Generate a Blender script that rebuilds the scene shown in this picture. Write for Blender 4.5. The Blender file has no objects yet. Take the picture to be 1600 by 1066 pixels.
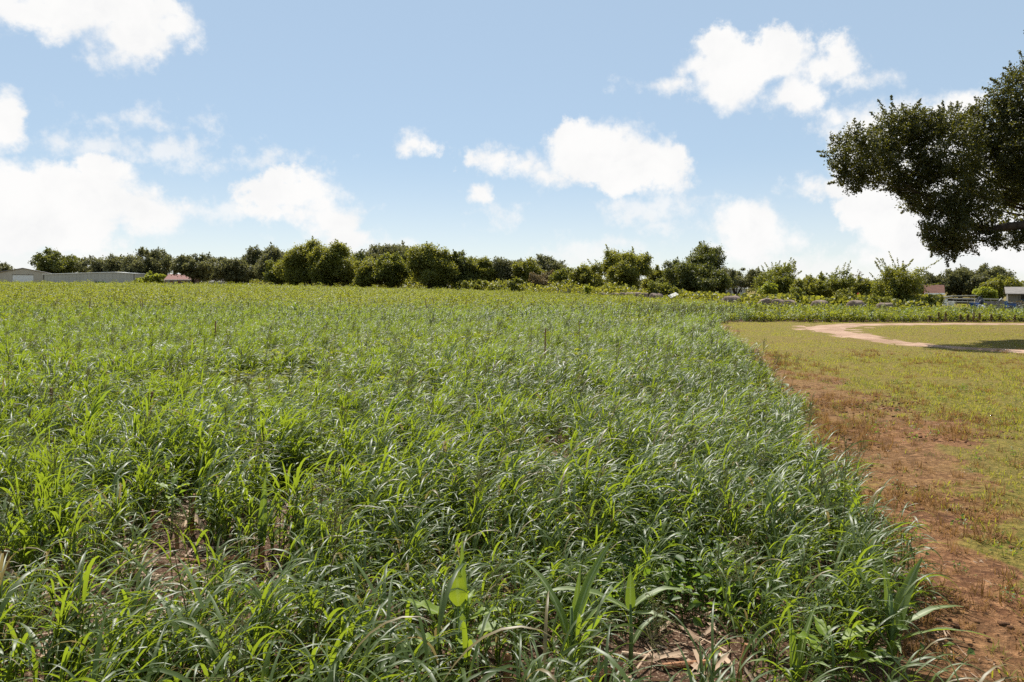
import bpy, bmesh, math, random
import numpy as np
from mathutils import Vector

scene = bpy.context.scene
COL = scene.collection
R = math.radians
PI = math.pi

# ------------------------------------------------------------------ camera
CAM_H = 1.65
FPX = 1067.0          # focal length in pixels of a 1600 px wide picture
HZ = 450.0            # row of the horizon in that picture
cam = bpy.data.cameras.new('camera')
cam.sensor_width = 36.0
cam.lens = 36.0 * FPX / 1600.0
cam.shift_y = -(533.0 - HZ) / 1600.0
cam.clip_start = 0.05
cam.clip_end = 20000.0
cam_o = bpy.data.objects.new('camera', cam)
COL.objects.link(cam_o)
cam_o.location = (0, 0, CAM_H)
cam_o.rotation_euler = (R(90), 0, 0)
scene.camera = cam_o

# ------------------------------------------------------------------ sun, sky, exposure
SUN_AZ, SUN_EL = -15.0, 56.0      # degrees; azimuth measured from +Y towards +X
EXPOSURE = 0.85
GAIN = 2.0 ** EXPOSURE
SKY_STRENGTH = 0.11 / GAIN
scene.view_settings.view_transform = 'Standard'
scene.view_settings.look = 'None'
scene.view_settings.exposure = EXPOSURE
scene.view_settings.gamma = 1.0
scene.cycles.use_denoising = False
scene.cycles.max_bounces = 6
scene.cycles.diffuse_bounces = 3
scene.cycles.glossy_bounces = 1
scene.cycles.transmission_bounces = 3
scene.cycles.transparent_max_bounces = 8
scene.cycles.sample_clamp_indirect = 6.0

sun = bpy.data.lights.new('sun', 'SUN')
sun.energy = 5.0
sun.angle = R(0.55)
sun.color = (1.0, 0.955, 0.88)
sun_o = bpy.data.objects.new('sun', sun)
COL.objects.link(sun_o)
S = Vector((math.sin(R(SUN_AZ)) * math.cos(R(SUN_EL)), math.cos(R(SUN_AZ)) * math.cos(R(SUN_EL)), math.sin(R(SUN_EL))))
sun_o.rotation_euler = S.to_track_quat('Z', 'Y').to_euler()
sun_o.location = S * 60

world = bpy.data.worlds.new('World')
scene.world = world
world.use_nodes = True


class NT:
    """small node-tree helper"""
    def __init__(self, tree):
        self.t = tree

    def n(self, kind, **kw):
        nd = self.t.nodes.new(kind)
        for k, v in kw.items():
            setattr(nd, k, v)
        return nd

    def put(self, sock, v):
        if isinstance(v, bpy.types.NodeSocket):
            self.t.links.new(v, sock)
        elif v is not None:
            sock.default_value = v

    def m(self, op, a, b=None, c=None, clamp=False):
        nd = self.n('ShaderNodeMath', operation=op, use_clamp=clamp)
        for i, v in enumerate((a, b, c)):
            self.put(nd.inputs[i], v)
        return nd.outputs[0]

    def vm(self, op, a, b=None, c=None):
        nd = self.n('ShaderNodeVectorMath', operation=op)
        for i, v in enumerate((a, b, c)):
            self.put(nd.inputs[i], v)
        return nd.outputs['Value'] if op in ('LENGTH', 'DOT_PRODUCT') else nd.outputs[0]

    def noise(self, vec, scale, detail=4, rough=0.55, dim='3D', lac=2.0):
        nd = self.n('ShaderNodeTexNoise', noise_dimensions=dim)
        self.put(nd.inputs['Vector'], vec)
        nd.inputs['Scale'].default_value = scale
        nd.inputs['Detail'].default_value = detail
        nd.inputs['Roughness'].default_value = rough
        nd.inputs['Lacunarity'].default_value = lac
        return nd.outputs['Fac']

    def mix(self, fac, a, b, blend='MIX'):
        nd = self.n('ShaderNodeMix', data_type='RGBA', blend_type=blend)
        self.put(nd.inputs[0], fac)
        self.put(nd.inputs[6], a if isinstance(a, bpy.types.NodeSocket) else tuple(a) + (1,))
        self.put(nd.inputs[7], b if isinstance(b, bpy.types.NodeSocket) else tuple(b) + (1,))
        return nd.outputs[2]

    def ramp(self, fac, lo, hi, a=0.0, b=1.0, smooth=True):
        nd = self.n('ShaderNodeMapRange', interpolation_type='SMOOTHSTEP' if smooth else 'LINEAR')
        self.put(nd.inputs[0], fac)
        for i, v in enumerate((lo, hi, a, b)):
            self.put(nd.inputs[i + 1], v)
        return nd.outputs[0]

    def attr(self, name, kind='GEOMETRY'):
        return self.n('ShaderNodeAttribute', attribute_name=name, attribute_type=kind).outputs['Fac']


def build_sky():
    t = world.node_tree
    k = NT(t)
    out = t.nodes['World Output']
    bg = t.nodes['Background']
    sky = k.n('ShaderNodeTexSky', sky_type='NISHITA', sun_disc=False)
    sky.sun_elevation = R(SUN_EL)
    sky.sun_rotation = R(SUN_AZ)
    sky.altitude = 150
    sky.air_density = 1.0
    sky.dust_density = 0.0
    sky.ozone_density = 1.5
    t.links.new(sky.outputs[0], bg.inputs[0])
    bg.inputs[1].default_value = SKY_STRENGTH
    d = k.n('ShaderNodeTexCoord').outputs['Generated']
    sep = k.n('ShaderNodeSeparateXYZ')
    k.put(sep.inputs[0], d)
    az = k.m('ARCTAN2', sep.outputs[0], sep.outputs[1])
    el = k.m('ARCSINE', sep.outputs[2])
    comb = k.n('ShaderNodeCombineXYZ')
    k.put(comb.inputs[0], az)
    k.put(comb.inputs[1], el)
    # large + fine warping so that every cloud gets a lumpy outline
    warp = k.n('ShaderNodeTexNoise', noise_dimensions='3D')
    k.put(warp.inputs['Vector'], d)
    warp.inputs['Scale'].default_value = 9.0
    warp.inputs['Detail'].default_value = 3.0
    off = k.vm('MULTIPLY_ADD', warp.outputs['Color'], (0.075, 0.06, 0), (-0.0375, -0.03, 0))
    p = k.vm('ADD', comb.outputs[0], off)

    def pt(u, v):
        a = math.atan((u - 800) / FPX)
        return a, math.atan((HZ - v) / FPX * math.cos(a)), math.cos(a)

    def union(ells):
        acc = None
        for (u, v, rx, ry) in ells:
            a, e, ca = pt(u, v)
            rx_ = rx / FPX * ca * ca
            ry_ = ry / FPX * ca
            q = k.vm('MULTIPLY_ADD', p, (1 / rx_, 1 / ry_, 0), (-a / rx_, -e / ry_, 0))
            L = k.vm('LENGTH', q)
            r = min(rx_, ry_)
            dd = k.m('MULTIPLY_ADD', L, r, -r)
            acc = dd if acc is None else k.m('MINIMUM', acc, dd)
        return acc

    big = [(150, 5, 140, 45), (195, 50, 66, 48), (90, 18, 80, 32), (255, 38, 38, 18), (190, 82, 32, 24), (-60, -20, 120, 40),
           (-8, 195, 36, 46),
           (140, 305, 122, 46), (40, 308, 95, 46), (165, 272, 55, 28), (60, 352, 150, 48), (232, 330, 52, 38), (20, 275, 45, 18), (-90, 330, 90, 60),
           (450, 312, 72, 30), (455, 292, 38, 22), (512, 345, 60, 26), (548, 372, 46, 16), (400, 302, 36, 14), (455, 340, 60, 18),
           (1150, 110, 72, 52), (1118, 72, 32, 30), (1195, 92, 66, 40), (1285, 108, 58, 24), (1296, 82, 28, 20), (1232, 150, 38, 22), (1068, 128, 42, 9), (1345, 122, 36, 9), (1092, 104, 30, 18),
           (948, 238, 88, 46), (1000, 252, 72, 42), (905, 215, 44, 24), (1035, 278, 42, 24), (822, 262, 60, 25), (778, 248, 28, 11), (862, 278, 36, 15),
           (1165, 352, 58, 38), (1180, 384, 76, 24), (1238, 384, 30, 14),
           (1420, 225, 120, 44), (1375, 195, 108, 42), (1490, 165, 44, 26), (1335, 255, 48, 54), (1300, 296, 45, 14), (1385, 318, 74, 46), (1440, 355, 100, 55), (1520, 300, 90, 90), (1395, 396, 70, 26), (1640, 330, 160, 110), (1620, 220, 90, 70), (1345, 205, 58, 34), (1300, 180, 22, 14),
           (655, 228, 26, 15), (756, 305, 14, 10)]
    thin = [(165, 225, 52, 10), (262, 222, 38, 13), (322, 250, 28, 9), (395, 253, 38, 8), (172, 180, 34, 8), (240, 178, 24, 6),
            (1020, 325, 56, 24), (1035, 350, 30, 12), (785, 343, 15, 7), (920, 402, 62, 16), (972, 382, 28, 8), (625, 388, 34, 12), (330, 330, 60, 14),
            (40, 405, 190, 30), (1500, 415, 190, 34), (1250, 415, 60, 16), (580, 395, 70, 14)]
    fbm = k.noise(d, 26.0, 9, 0.62)
    edge = k.m('MULTIPLY_ADD', fbm, 0.062, -0.036)
    fine = k.noise(d, 75.0, 6, 0.6)
    edge = k.m('ADD', edge, k.m('MULTIPLY_ADD', fine, 0.016, -0.008))
    db = k.m('ADD', union(big), edge)
    soft = k.ramp(k.noise(d, 7.0, 2, 0.5), 0.35, 0.65, -0.007, -0.022)
    m_big = k.ramp(db, 0.006, soft)
    dt = k.m('ADD', union(thin), k.m('MULTIPLY', edge, 1.5))
    m_thin = k.ramp(dt, 0.008, -0.024, 0, 0.72)
    # the same broken cumulus goes on round the rest of the sky
    zz = k.m('ADD', k.m('MAXIMUM', sep.outputs[2], 0.0), 0.12)
    pr = k.n('ShaderNodeCombineXYZ')
    k.put(pr.inputs[0], k.m('DIVIDE', sep.outputs[0], zz))
    k.put(pr.inputs[1], k.m('DIVIDE', sep.outputs[1], zz))
    g = k.noise(pr.outputs[0], 0.75, 9, 0.56)
    m_gen = k.ramp(g, 0.56, 0.66)
    front = k.m('ABSOLUTE', az)
    view = k.m('MULTIPLY', k.ramp(front, 0.70, 0.80, 1, 0), k.ramp(el, 0.40, 0.5, 1, 0))
    m_gen = k.m('MULTIPLY', m_gen, k.m('SUBTRACT', 1.0, view))
    m_gen = k.m('MULTIPLY', m_gen, k.ramp(el, 0.0, 0.12))
    mask = k.m('MAXIMUM', k.m('MAXIMUM', m_big, m_thin), m_gen, clamp=True)
    # cloud body: white, a little greyer in the folds and towards the base
    body = k.ramp(k.noise(p, 11.0, 7, 0.6), 0.30, 0.62, 0.0, 1.0)
    core = k.ramp(db, -0.02, -0.07, 0, 1)
    shade = k.m('MULTIPLY', k.m('SUBTRACT', 1.0, body), k.m('MULTIPLY_ADD', core, 0.7, 0.3))
    ccol = k.mix(shade, (1.0, 0.995, 0.985), (0.80, 0.815, 0.835))
    bg2 = k.n('ShaderNodeBackground')
    k.put(bg2.inputs[0], ccol)
    bg2.inputs[1].default_value = 0.99 / GAIN
    mx = k.n('ShaderNodeMixShader')
    k.put(mx.inputs[0], mask)
    # thin even summer haze over the whole sky
    veil = k.n('ShaderNodeBackground')
    low = k.ramp(k.m('ABSOLUTE', el), 0.20, 0.0, 0.0, 0.9)
    k.put(veil.inputs[0], k.mix(low, (0.535, 0.688, 0.838), (0.84, 0.89, 0.93)))
    veil.inputs[1].default_value = 1.0 / GAIN
    mv = k.n('ShaderNodeMixShader')
    mv.inputs[0].default_value = 0.65
    t.links.new(bg.outputs[0], mv.inputs[1])
    t.links.new(veil.outputs[0], mv.inputs[2])
    t.links.new(mv.outputs[0], mx.inputs[1])
    t.links.new(bg2.outputs[0], mx.inputs[2])
    t.links.new(mx.outputs[0], out.inputs[0])


build_sky()
world.cycles.sampling_method = 'NONE'

# ------------------------------------------------------------------ small maths
rng = np.random.default_rng(7)
random.seed(7)


def sstep(a, b, x):
    t = np.clip((np.asarray(x, float) - a) / (b - a), 0, 1)
    return t * t * (3 - 2 * t)


def vnoise(x, y, scale, seed=0):
    x = np.asarray(x, float) * scale + 37.3 * seed
    y = np.asarray(y, float) * scale - 11.7 * seed
    xi, yi = np.floor(x).astype(np.int64), np.floor(y).astype(np.int64)
    fx, fy = x - xi, y - yi
    fx, fy = fx * fx * (3 - 2 * fx), fy * fy * (3 - 2 * fy)

    def h(a, b):
        n = (a * 374761393 + b * 668265263 + seed * 974634721) & 0x7fffffff
        n = ((n ^ (n >> 13)) * 1274126177) & 0x7fffffff
        return ((n ^ (n >> 16)) & 0xffff) / 65535.0
    return (h(xi, yi) * (1 - fx) + h(xi + 1, yi) * fx) * (1 - fy) + (h(xi, yi + 1) * (1 - fx) + h(xi + 1, yi + 1) * fx) * fy


def fbm2(x, y, scale, seed=0, oct=4):
    s, a, tot = 0, 1.0, 0
    for i in range(oct):
        s = s + a * vnoise(x, y, scale * 2 ** i, seed + i)
        tot += a
        a *= 0.5
    return s / tot


# ------------------------------------------------------------------ the lie of the land
_tx = np.arange(-1500, 1500, 2.0)
_tz = np.interp(_tx, [-1500, -400, -187, -71, -38, 0, 30, 80, 200, 500, 1500], [4, 3.4, 2.55, 1.66, 1.28, .35, -.05, -1.0, -1.6, -2, -2])
_ker = np.hanning(31)
_tz = np.convolve(np.pad(_tz, 15, mode='edge'), _ker / _ker.sum(), mode='valid')


def gz(x, y):
    x = np.asarray(x, float)
    y = np.asarray(y, float)
    z = sstep(18, 100, y) * np.interp(x, _tx, _tz)
    z = z - 0.42 * sstep(38, 60, y) * sstep(8, 26, x) * (1 - sstep(90, 140, y))
    return z


def px(u, D):                      # lateral position of picture column u at distance D
    return (u - 800.0) / FPX * D


def zv(v, D):                      # height of picture row v at distance D
    return CAM_H - (v - HZ) / FPX * D


def ground_at(u, v):               # where the view ray through (u, v) meets the near, flat ground
    D = CAM_H * FPX / (v - HZ)
    return px(u, D), D


def edge_x(y):                     # the field's edge against the mown strip
    y = np.asarray(y, float)
    return np.interp(y, [-6, 0, 2, 2.86, 3.66, 5.3, 8.5, 14.2, 21, 31], [-0.4, 1.0, 1.5, 1.76, 2.14, 2.68, 3.52, 4.95, 6.6, 9.1]) + 0.36 * (vnoise(y, y * 0, 0.9, 3) - 0.5) + 0.24 * (vnoise(y, y * 0, 2.7, 5) - 0.5)


def back_d(x, y):                  # depth of the field's far edge, by bearing
    u = 800 + x / np.maximum(y, .1) * FPX
    return np.interp(u, [-400, 0, 250, 400, 520, 700, 800, 940, 1060, 1130, 1200, 1400, 1700, 2200], [262, 256, 235, 190, 142, 128, 112, 86, 80, 60, 47, 44, 43, 42])


def in_field(x, y):
    far_edge = 32.7 + 1.0 * (fbm2(x, y * 0, 0.5, 9, 3) - 0.5)
    near = (x < edge_x(np.minimum(y, 29.5))) & (y <= 33)
    near |= (y > 31.0) & (y <= 33) & (x < 9.9)
    return near | ((y > far_edge) & (y < back_d(x, y)))


# ------------------------------------------------------------------ mesh helpers
def tag(o, label=None, cat=None, group=None, kind=None):
    for k_, v_ in (('label', label), ('category', cat), ('group', group), ('kind', kind)):
        if v_:
            o[k_] = v_
    return o


def link(name, me, mat=None, parent=None, loc=(0, 0, 0), rot=(0, 0, 0)):
    o = bpy.data.objects.new(name, me)
    COL.objects.link(o)
    o.location = loc
    o.rotation_euler = rot
    if parent is not None:
        o.parent = parent
    if mat is not None and me is not None and not me.materials:
        me.materials.append(mat)
    return o


def empty(name, loc, rz=0.0, label=None, cat=None, group=None):
    o = bpy.data.objects.new(name, None)
    COL.objects.link(o)
    o.location = loc
    o.rotation_euler = (0, 0, rz)
    o.empty_display_size = 0.2
    return tag(o, label, cat, group)


def np_mesh(name, V, F, attrs=None, smooth=False):
    """V (n,3), F (m,4) or (m,3) or list of such arrays"""
    me = bpy.data.meshes.new(name)
    V = np.asarray(V, np.float32)
    Fs = F if isinstance(F, list) else [F]
    Fs = [np.asarray(f, np.int32) for f in Fs if len(f)]
    me.vertices.add(len(V))
    me.vertices.foreach_set('co', V.ravel())
    tot = sum(f.size for f in Fs)
    npoly = sum(len(f) for f in Fs)
    me.loops.add(tot)
    me.loops.foreach_set('vertex_index', np.concatenate([f.ravel() for f in Fs]))
    me.polygons.add(npoly)
    sizes = np.concatenate([np.full(len(f), f.shape[1], np.int32) for f in Fs])
    starts = np.concatenate([[0], np.cumsum(sizes)[:-1]]).astype(np.int32)
    me.polygons.foreach_set('loop_start', starts)
    if smooth:
        me.polygons.foreach_set('use_smooth', np.ones(npoly, bool))
    for k_, a in (attrs or {}).items():
        at = me.attributes.new(k_, 'FLOAT', 'POINT')
        at.data.foreach_set('value', np.asarray(a, np.float32))
    me.update(calc_edges=True)
    return me


class MB:
    """collects faces and builds ONE mesh"""
    def __init__(self):
        self.v, self.f = [], []

    def add(self, vs, fs):
        b = len(self.v)
        self.v += [tuple(p) for p in vs]
        self.f += [tuple(i + b for i in f) for f in fs]
        return self

    def box(self, x0, x1, y0, y1, z0, z1):
        vs = [(x0, y0, z0), (x1, y0, z0), (x1, y1, z0), (x0, y1, z0), (x0, y0, z1), (x1, y0, z1), (x1, y1, z1), (x0, y1, z1)]
        return self.add(vs, [(3, 2, 1, 0), (4, 5, 6, 7), (0, 1, 5, 4), (1, 2, 6, 5), (2, 3, 7, 6), (3, 0, 4, 7)])

    def prism(self, prof, y0, y1):          # profile in x,z (counter-clockwise seen from -y) swept along y
        n = len(prof)
        vs = [(a, y0, b) for a, b in prof] + [(a, y1, b) for a, b in prof]
        fs = [tuple(range(n)), tuple(range(2 * n - 1, n - 1, -1))]
        fs += [(i, i + n, (i + 1) % n + n, (i + 1) % n) for i in range(n)]
        return self.add(vs, fs)

    def tube(self, pts, rad, n=6, cap=True):
        pts = [Vector(p) for p in pts]
        if not hasattr(rad, '__len__'):
            rad = [rad] * len(pts)
        vs, fs = [], []
        for i, p in enumerate(pts):
            t = (pts[min(i + 1, len(pts) - 1)] - pts[max(i - 1, 0)])
            t = t.normalized() if t.length > 1e-9 else Vector((0, 0, 1))
            a = t.cross(Vector((0.13, 0.31, 1) if abs(t.z) < .95 else (1, 0.2, 0))).normalized()
            b = t.cross(a)
            for j in range(n):
                w = 2 * PI * j / n
                vs.append(p + a * (math.cos(w) * rad[i]) + b * (math.sin(w) * rad[i]))
        for i in range(len(pts) - 1):
            for j in range(n):
                fs.append((i * n + j, i * n + (j + 1) % n, (i + 1) * n + (j + 1) % n, (i + 1) * n + j))
        if cap:
            fs.append(tuple(range(n - 1, -1, -1)))
            fs.append(tuple(range((len(pts) - 1) * n, len(pts) * n)))
        return self.add(vs, fs)

    def mesh(self, name, smooth=False):
        me = bpy.data.meshes.new(name)
        me.from_pydata(self.v, [], self.f)
        if smooth:
            me.polygons.foreach_set('use_smooth', [True] * len(me.polygons))
        me.update()
        return me

    def build(self, name, mat, parent=None, smooth=False, loc=(0, 0, 0), rot=(0, 0, 0)):
        return link(name, self.mesh(name, smooth), mat, parent, loc, rot)


# ------------------------------------------------------------------ materials
def new_mat(name):
    m = bpy.data.materials.new(name)
    m.use_nodes = True
    m.node_tree.nodes.clear()
    return m, NT(m.node_tree)


def leaf_mat(name, dark, light, trans, tfac=0.45, rough=0.42, spec=0.5, old=None, inst=True, rib=0.0):
    """dark..light by leaf; trans = colour of the light that comes through the blade"""
    m, k = new_mat(name)
    out = k.n('ShaderNodeOutputMaterial')
    r = k.attr('rnd')
    if inst:
        ti = k.attr('tint', 'INSTANCER')
        oi = k.n('ShaderNodeObjectInfo').outputs['Random']
        f = k.m('ADD', k.m('MULTIPLY', r, 0.45), k.m('ADD', k.m('MULTIPLY', ti, 0.45), k.m('MULTIPLY', oi, 0.1)), clamp=True)
    else:
        f = r
    c = k.mix(f, dark, light)
    if old:
        c = k.mix(k.ramp(r, 0.972, 0.985), c, old)
    if rib:
        c = k.mix(k.m('MULTIPLY', k.ramp(k.attr('mid'), 0.30, 0.05), rib), c, (0.42, 0.46, 0.25))
    tc = k.mix(f, tuple(x * 0.75 for x in trans), trans)
    if old:
        tc = k.mix(k.ramp(r, 0.972, 0.985), tc, tuple(min(1, x * 1.2) for x in old))
    b = k.n('ShaderNodeBsdfPrincipled')
    k.put(b.inputs['Base Color'], c)
    b.inputs['Roughness'].default_value = rough
    b.inputs['Specular IOR Level'].default_value = spec
    t = k.n('ShaderNodeBsdfTranslucent')
    k.put(t.inputs['Color'], tc)
    mx = k.n('ShaderNodeMixShader')
    mx.inputs[0].default_value = tfac
    k.t.links.new(b.outputs[0], mx.inputs[1])
    k.t.links.new(t.outputs[0], mx.inputs[2])
    k.t.links.new(mx.outputs[0], out.inputs[0])
    return m


def plain(name, col, rough=0.8, var=0.25, scale=3.0, col2=None, metal=0.0, bump=0.0, coord='Object', stretch=(1, 1, 1), spec=0.3):
    m, k = new_mat(name)
    out = k.n('ShaderNodeOutputMaterial')
    tc = k.n('ShaderNodeTexCoord').outputs[coord]
    v = k.vm('MULTIPLY', tc, stretch)
    n1 = k.noise(v, scale, 5, 0.6)
    n2 = k.noise(v, scale * 7.3, 3, 0.6)
    f = k.m('ADD', k.m('MULTIPLY', n1, 0.7), k.m('MULTIPLY', n2, 0.3))
    a = col2 if col2 else tuple(x * (1 - var) for x in col)
    c = k.mix(k.ramp(f, 0.35, 0.65), a, col)
    b = k.n('ShaderNodeBsdfPrincipled')
    k.put(b.inputs['Base Color'], c)
    b.inputs['Roughness'].default_value = rough
    b.inputs['Metallic'].default_value = metal
    b.inputs['Specular IOR Level'].default_value = spec
    if bump:
        bp = k.n('ShaderNodeBump')
        bp.inputs['Strength'].default_value = bump
        bp.inputs['Distance'].default_value = 0.02
        k.put(bp.inputs['Height'], f)
        k.put(b.inputs['Normal'], bp.outputs[0])
    k.t.links.new(b.outputs[0], out.inputs[0])
    return m


def ground_mat():
    m, k = new_mat('ground')
    out = k.n('ShaderNodeOutputMaterial')
    pos = k.n('ShaderNodeNewGeometry').outputs['Position']
    n_big = k.noise(pos, 0.35, 5, 0.6)
    n_mid = k.noise(pos, 2.2, 6, 0.62)
    n_fine = k.noise(pos, 16.0, 6, 0.65)
    n_grit = k.noise(pos, 70.0, 4, 0.6)
    soil = k.mix(k.ramp(n_mid, 0.35, 0.65), (0.070, 0.032, 0.016), (0.205, 0.095, 0.044))
    soil = k.mix(k.ramp(n_fine, 0.46, 0.66), soil, (0.30, 0.155, 0.075))
    soil = k.mix(k.ramp(n_grit, 0.56, 0.66, 0, 0.75), soil, (0.055, 0.028, 0.016))
    thatch = k.mix(k.ramp(n_fine, 0.38, 0.62), (0.1302, 0.0672, 0.02856), (0.231, 0.1302, 0.05376))
    turf = k.mix(k.ramp(n_fine, 0.35, 0.65), (0.088, 0.080, 0.017), (0.205, 0.155, 0.038))
    lawn_f = k.m('ADD', k.attr('lawn'), k.m('MULTIPLY_ADD', n_mid, 1.5, -0.75))
    dry_f = k.m('ADD', k.attr('dry'), k.m('MULTIPLY_ADD', n_mid, 1.1, -0.55))
    c = k.mix(k.ramp(dry_f, 0.40, 0.62), soil, thatch)
    c = k.mix(k.ramp(lawn_f, 0.38, 0.62), c, turf)
    c = k.mix(k.m('MULTIPLY', k.ramp(n_big, 0.42, 0.62), 0.35), c, (0.168, 0.105, 0.042))
    # under the crop: darker crumbly earth with pale chaff
    chaff = k.mix(k.ramp(n_grit, 0.52, 0.64), (0.0714, 0.0378, 0.02352), (0.252, 0.1764, 0.1176))
    c = k.mix(k.attr('field'), c, chaff)
    b = k.n('ShaderNodeBsdfPrincipled')
    k.put(b.inputs['Base Color'], c)
    b.inputs['Roughness'].default_value = 0.95
    b.inputs['Specular IOR Level'].default_value = 0.1
    h = k.m('ADD', k.m('MULTIPLY', n_mid, 1.0), k.m('ADD', k.m('MULTIPLY', n_fine, 0.5), k.m('MULTIPLY', n_grit, 0.12)))
    bp = k.n('ShaderNodeBump')
    bp.inputs['Strength'].default_value = 1.0
    bp.inputs['Distance'].default_value = 0.10
    k.put(bp.inputs['Height'], h)
    k.put(b.inputs['Normal'], bp.outputs[0])
    k.t.links.new(b.outputs[0], out.inputs[0])
    return m


def road_mat():
    m, k = new_mat('road_dirt')
    out = k.n('ShaderNodeOutputMaterial')
    pos = k.n('ShaderNodeNewGeometry').outputs['Position']
    n1 = k.noise(pos, 1.1, 6, 0.6)
    n2 = k.noise(pos, 9.0, 6, 0.65)
    n3 = k.noise(pos, 60.0, 3, 0.6)
    c = k.mix(k.ramp(n1, 0.35, 0.65), (0.235, 0.148, 0.098), (0.36, 0.245, 0.175))
    c = k.mix(k.ramp(n2, 0.55, 0.75, 0, 0.7), c, (0.2184, 0.1344, 0.084))
    c = k.mix(k.ramp(n3, 0.58, 0.70, 0, 0.6), c, (0.42, 0.3276, 0.2436))
    # worn wheel tracks are paler, the edges carry some dead turf
    c = k.mix(k.m('MULTIPLY', k.ramp(k.m('ADD', k.attr('edge'), k.m('MULTIPLY_ADD', n2, 0.8, -0.4)), 0.62, 0.95), 0.8), c, (0.1596, 0.1134, 0.042))
    b = k.n('ShaderNodeBsdfPrincipled')
    k.put(b.inputs['Base Color'], c)
    b.inputs['Roughness'].default_value = 0.95
    b.inputs['Specular IOR Level'].default_value = 0.1
    bp = k.n('ShaderNodeBump')
    bp.inputs['Strength'].default_value = 0.8
    bp.inputs['Distance'].default_value = 0.04
    k.put(bp.inputs['Height'], k.m('ADD', n2, k.m('MULTIPLY', n3, 0.3)))
    k.put(b.inputs['Normal'], bp.outputs[0])
    k.t.links.new(b.outputs[0], out.inputs[0])
    return m


def bark_mat(name, a, b_):
    return plain(name, b_, 0.95, scale=6.0, col2=a, bump=0.8, stretch=(1, 1, 0.25), spec=0.1)


M = {}
M['ground'] = ground_mat()
M['road'] = road_mat()
M['grass'] = leaf_mat('grass_blade', (0.040, 0.067, 0.013), (0.100, 0.144, 0.020), (0.305, 0.39, 0.02), 0.44, 0.48, 0.68, old=(0.176, 0.136, 0.048))
M['panicle'] = leaf_mat('grass_panicle', (0.08, 0.088, 0.028), (0.16, 0.136, 0.048), (0.2, 0.2, 0.064), 0.3, 0.7, 0.2)
M['weed'] = leaf_mat('weed_leaf', (0.05376, 0.08512, 0.01232), (0.1344, 0.1478, 0.01584), (0.3942, 0.4122, 0.02464), 0.46, 0.5, 0.35, old=(0.1254, 0.07616, 0.0352))
M['cover'] = leaf_mat('ground_cover_leaf', (0.048, 0.092, 0.0144), (0.088, 0.136, 0.02), (0.24, 0.36, 0.024), 0.45, 0.5, 0.4)
M['lawn'] = leaf_mat('lawn_blade', (0.09528, 0.1203, 0.01536), (0.2358, 0.2093, 0.03264), (0.5016, 0.4814, 0.0336), 0.42, 0.6, 0.25, old=(0.2609, 0.157, 0.0528))
M['dry'] = leaf_mat('dry_blade', (0.12, 0.0576, 0.0208), (0.304, 0.172, 0.06), (0.368, 0.2, 0.056), 0.35, 0.75, 0.15)
M['straw'] = leaf_mat('straw', (0.16, 0.095, 0.058), (0.46, 0.335, 0.225), (0.3, 0.2, 0.12), 0.15, 0.7, 0.25)
M['shoot'] = leaf_mat('maize_leaf', (0.0672, 0.1056, 0.0308), (0.1152, 0.1584, 0.0396), (0.3264, 0.4416, 0.0264), 0.40, 0.52, 0.45, inst=False, rib=0.6)
M['bright'] = leaf_mat('broad_leaf', (0.1326, 0.2071, 0.01768), (0.1938, 0.2662, 0.02652), (0.51, 0.6113, 0.02652), 0.5, 0.5, 0.4, inst=False, rib=0.5)
M['stem'] = plain('green_stem', (0.12, 0.18, 0.05), 0.6, 0.3, 20)
M['stalk'] = plain('dead_stalk', (0.36, 0.17, 0.075), 0.75, scale=18, col2=(0.15, 0.065, 0.03), bump=0.5, stretch=(1, 1, 0.2))
M['husk'] = plain('pale_husk', (0.55, 0.42, 0.30), 0.75, scale=14, col2=(0.30, 0.19, 0.12), bump=0.4)
M['clod'] = plain('clod', (0.23, 0.118, 0.062), 0.95, scale=9, col2=(0.12, 0.06, 0.033), bump=0.8, spec=0.1)
M['bark'] = bark_mat('bark', (0.028, 0.021, 0.015), (0.075, 0.057, 0.042))
M['bark_pale'] = bark_mat('bark_pale', (0.16, 0.13, 0.10), (0.30, 0.26, 0.21))
M['oakleaf'] = leaf_mat('live_oak_leaf', (0.020, 0.026, 0.008), (0.058, 0.064, 0.015), (0.20, 0.195, 0.018), 0.30, 0.45, 0.4, inst=False, old=(0.16, 0.10, 0.03))
TREE_MATS = {
    'grey': leaf_mat('tree_leaf_grey_olive', (0.06347, 0.06756, 0.03275), (0.1382, 0.139, 0.05779), (0.2661, 0.2584, 0.07224), 0.34, 0.55, 0.3, inst=False),
    'dark': leaf_mat('tree_leaf_dark', (0.04709, 0.05961, 0.01734), (0.1126, 0.1242, 0.0289), (0.2456, 0.2584, 0.0289), 0.34, 0.5, 0.35, inst=False),
    'mid': leaf_mat('tree_leaf_mid', (0.07165, 0.08744, 0.01734), (0.1586, 0.1639, 0.0289), (0.3889, 0.3776, 0.03371), 0.40, 0.5, 0.35, inst=False),
    'light': leaf_mat('tree_leaf_light', (0.06946, 0.0887, 0.01608), (0.132, 0.142, 0.02632), (0.3195, 0.3264, 0.02924), 0.42, 0.5, 0.35, inst=False),
    'bright': leaf_mat('tree_leaf_bright', (0.1157, 0.1521, 0.0204), (0.1984, 0.2197, 0.0289), (0.43, 0.4562, 0.02975), 0.45, 0.5, 0.35, inst=False),
    'brown': leaf_mat('tree_leaf_brown', (0.09248, 0.06864, 0.036), (0.1741, 0.132, 0.06), (0.2611, 0.1901, 0.07), 0.28, 0.6, 0.25, inst=False),
}

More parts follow.
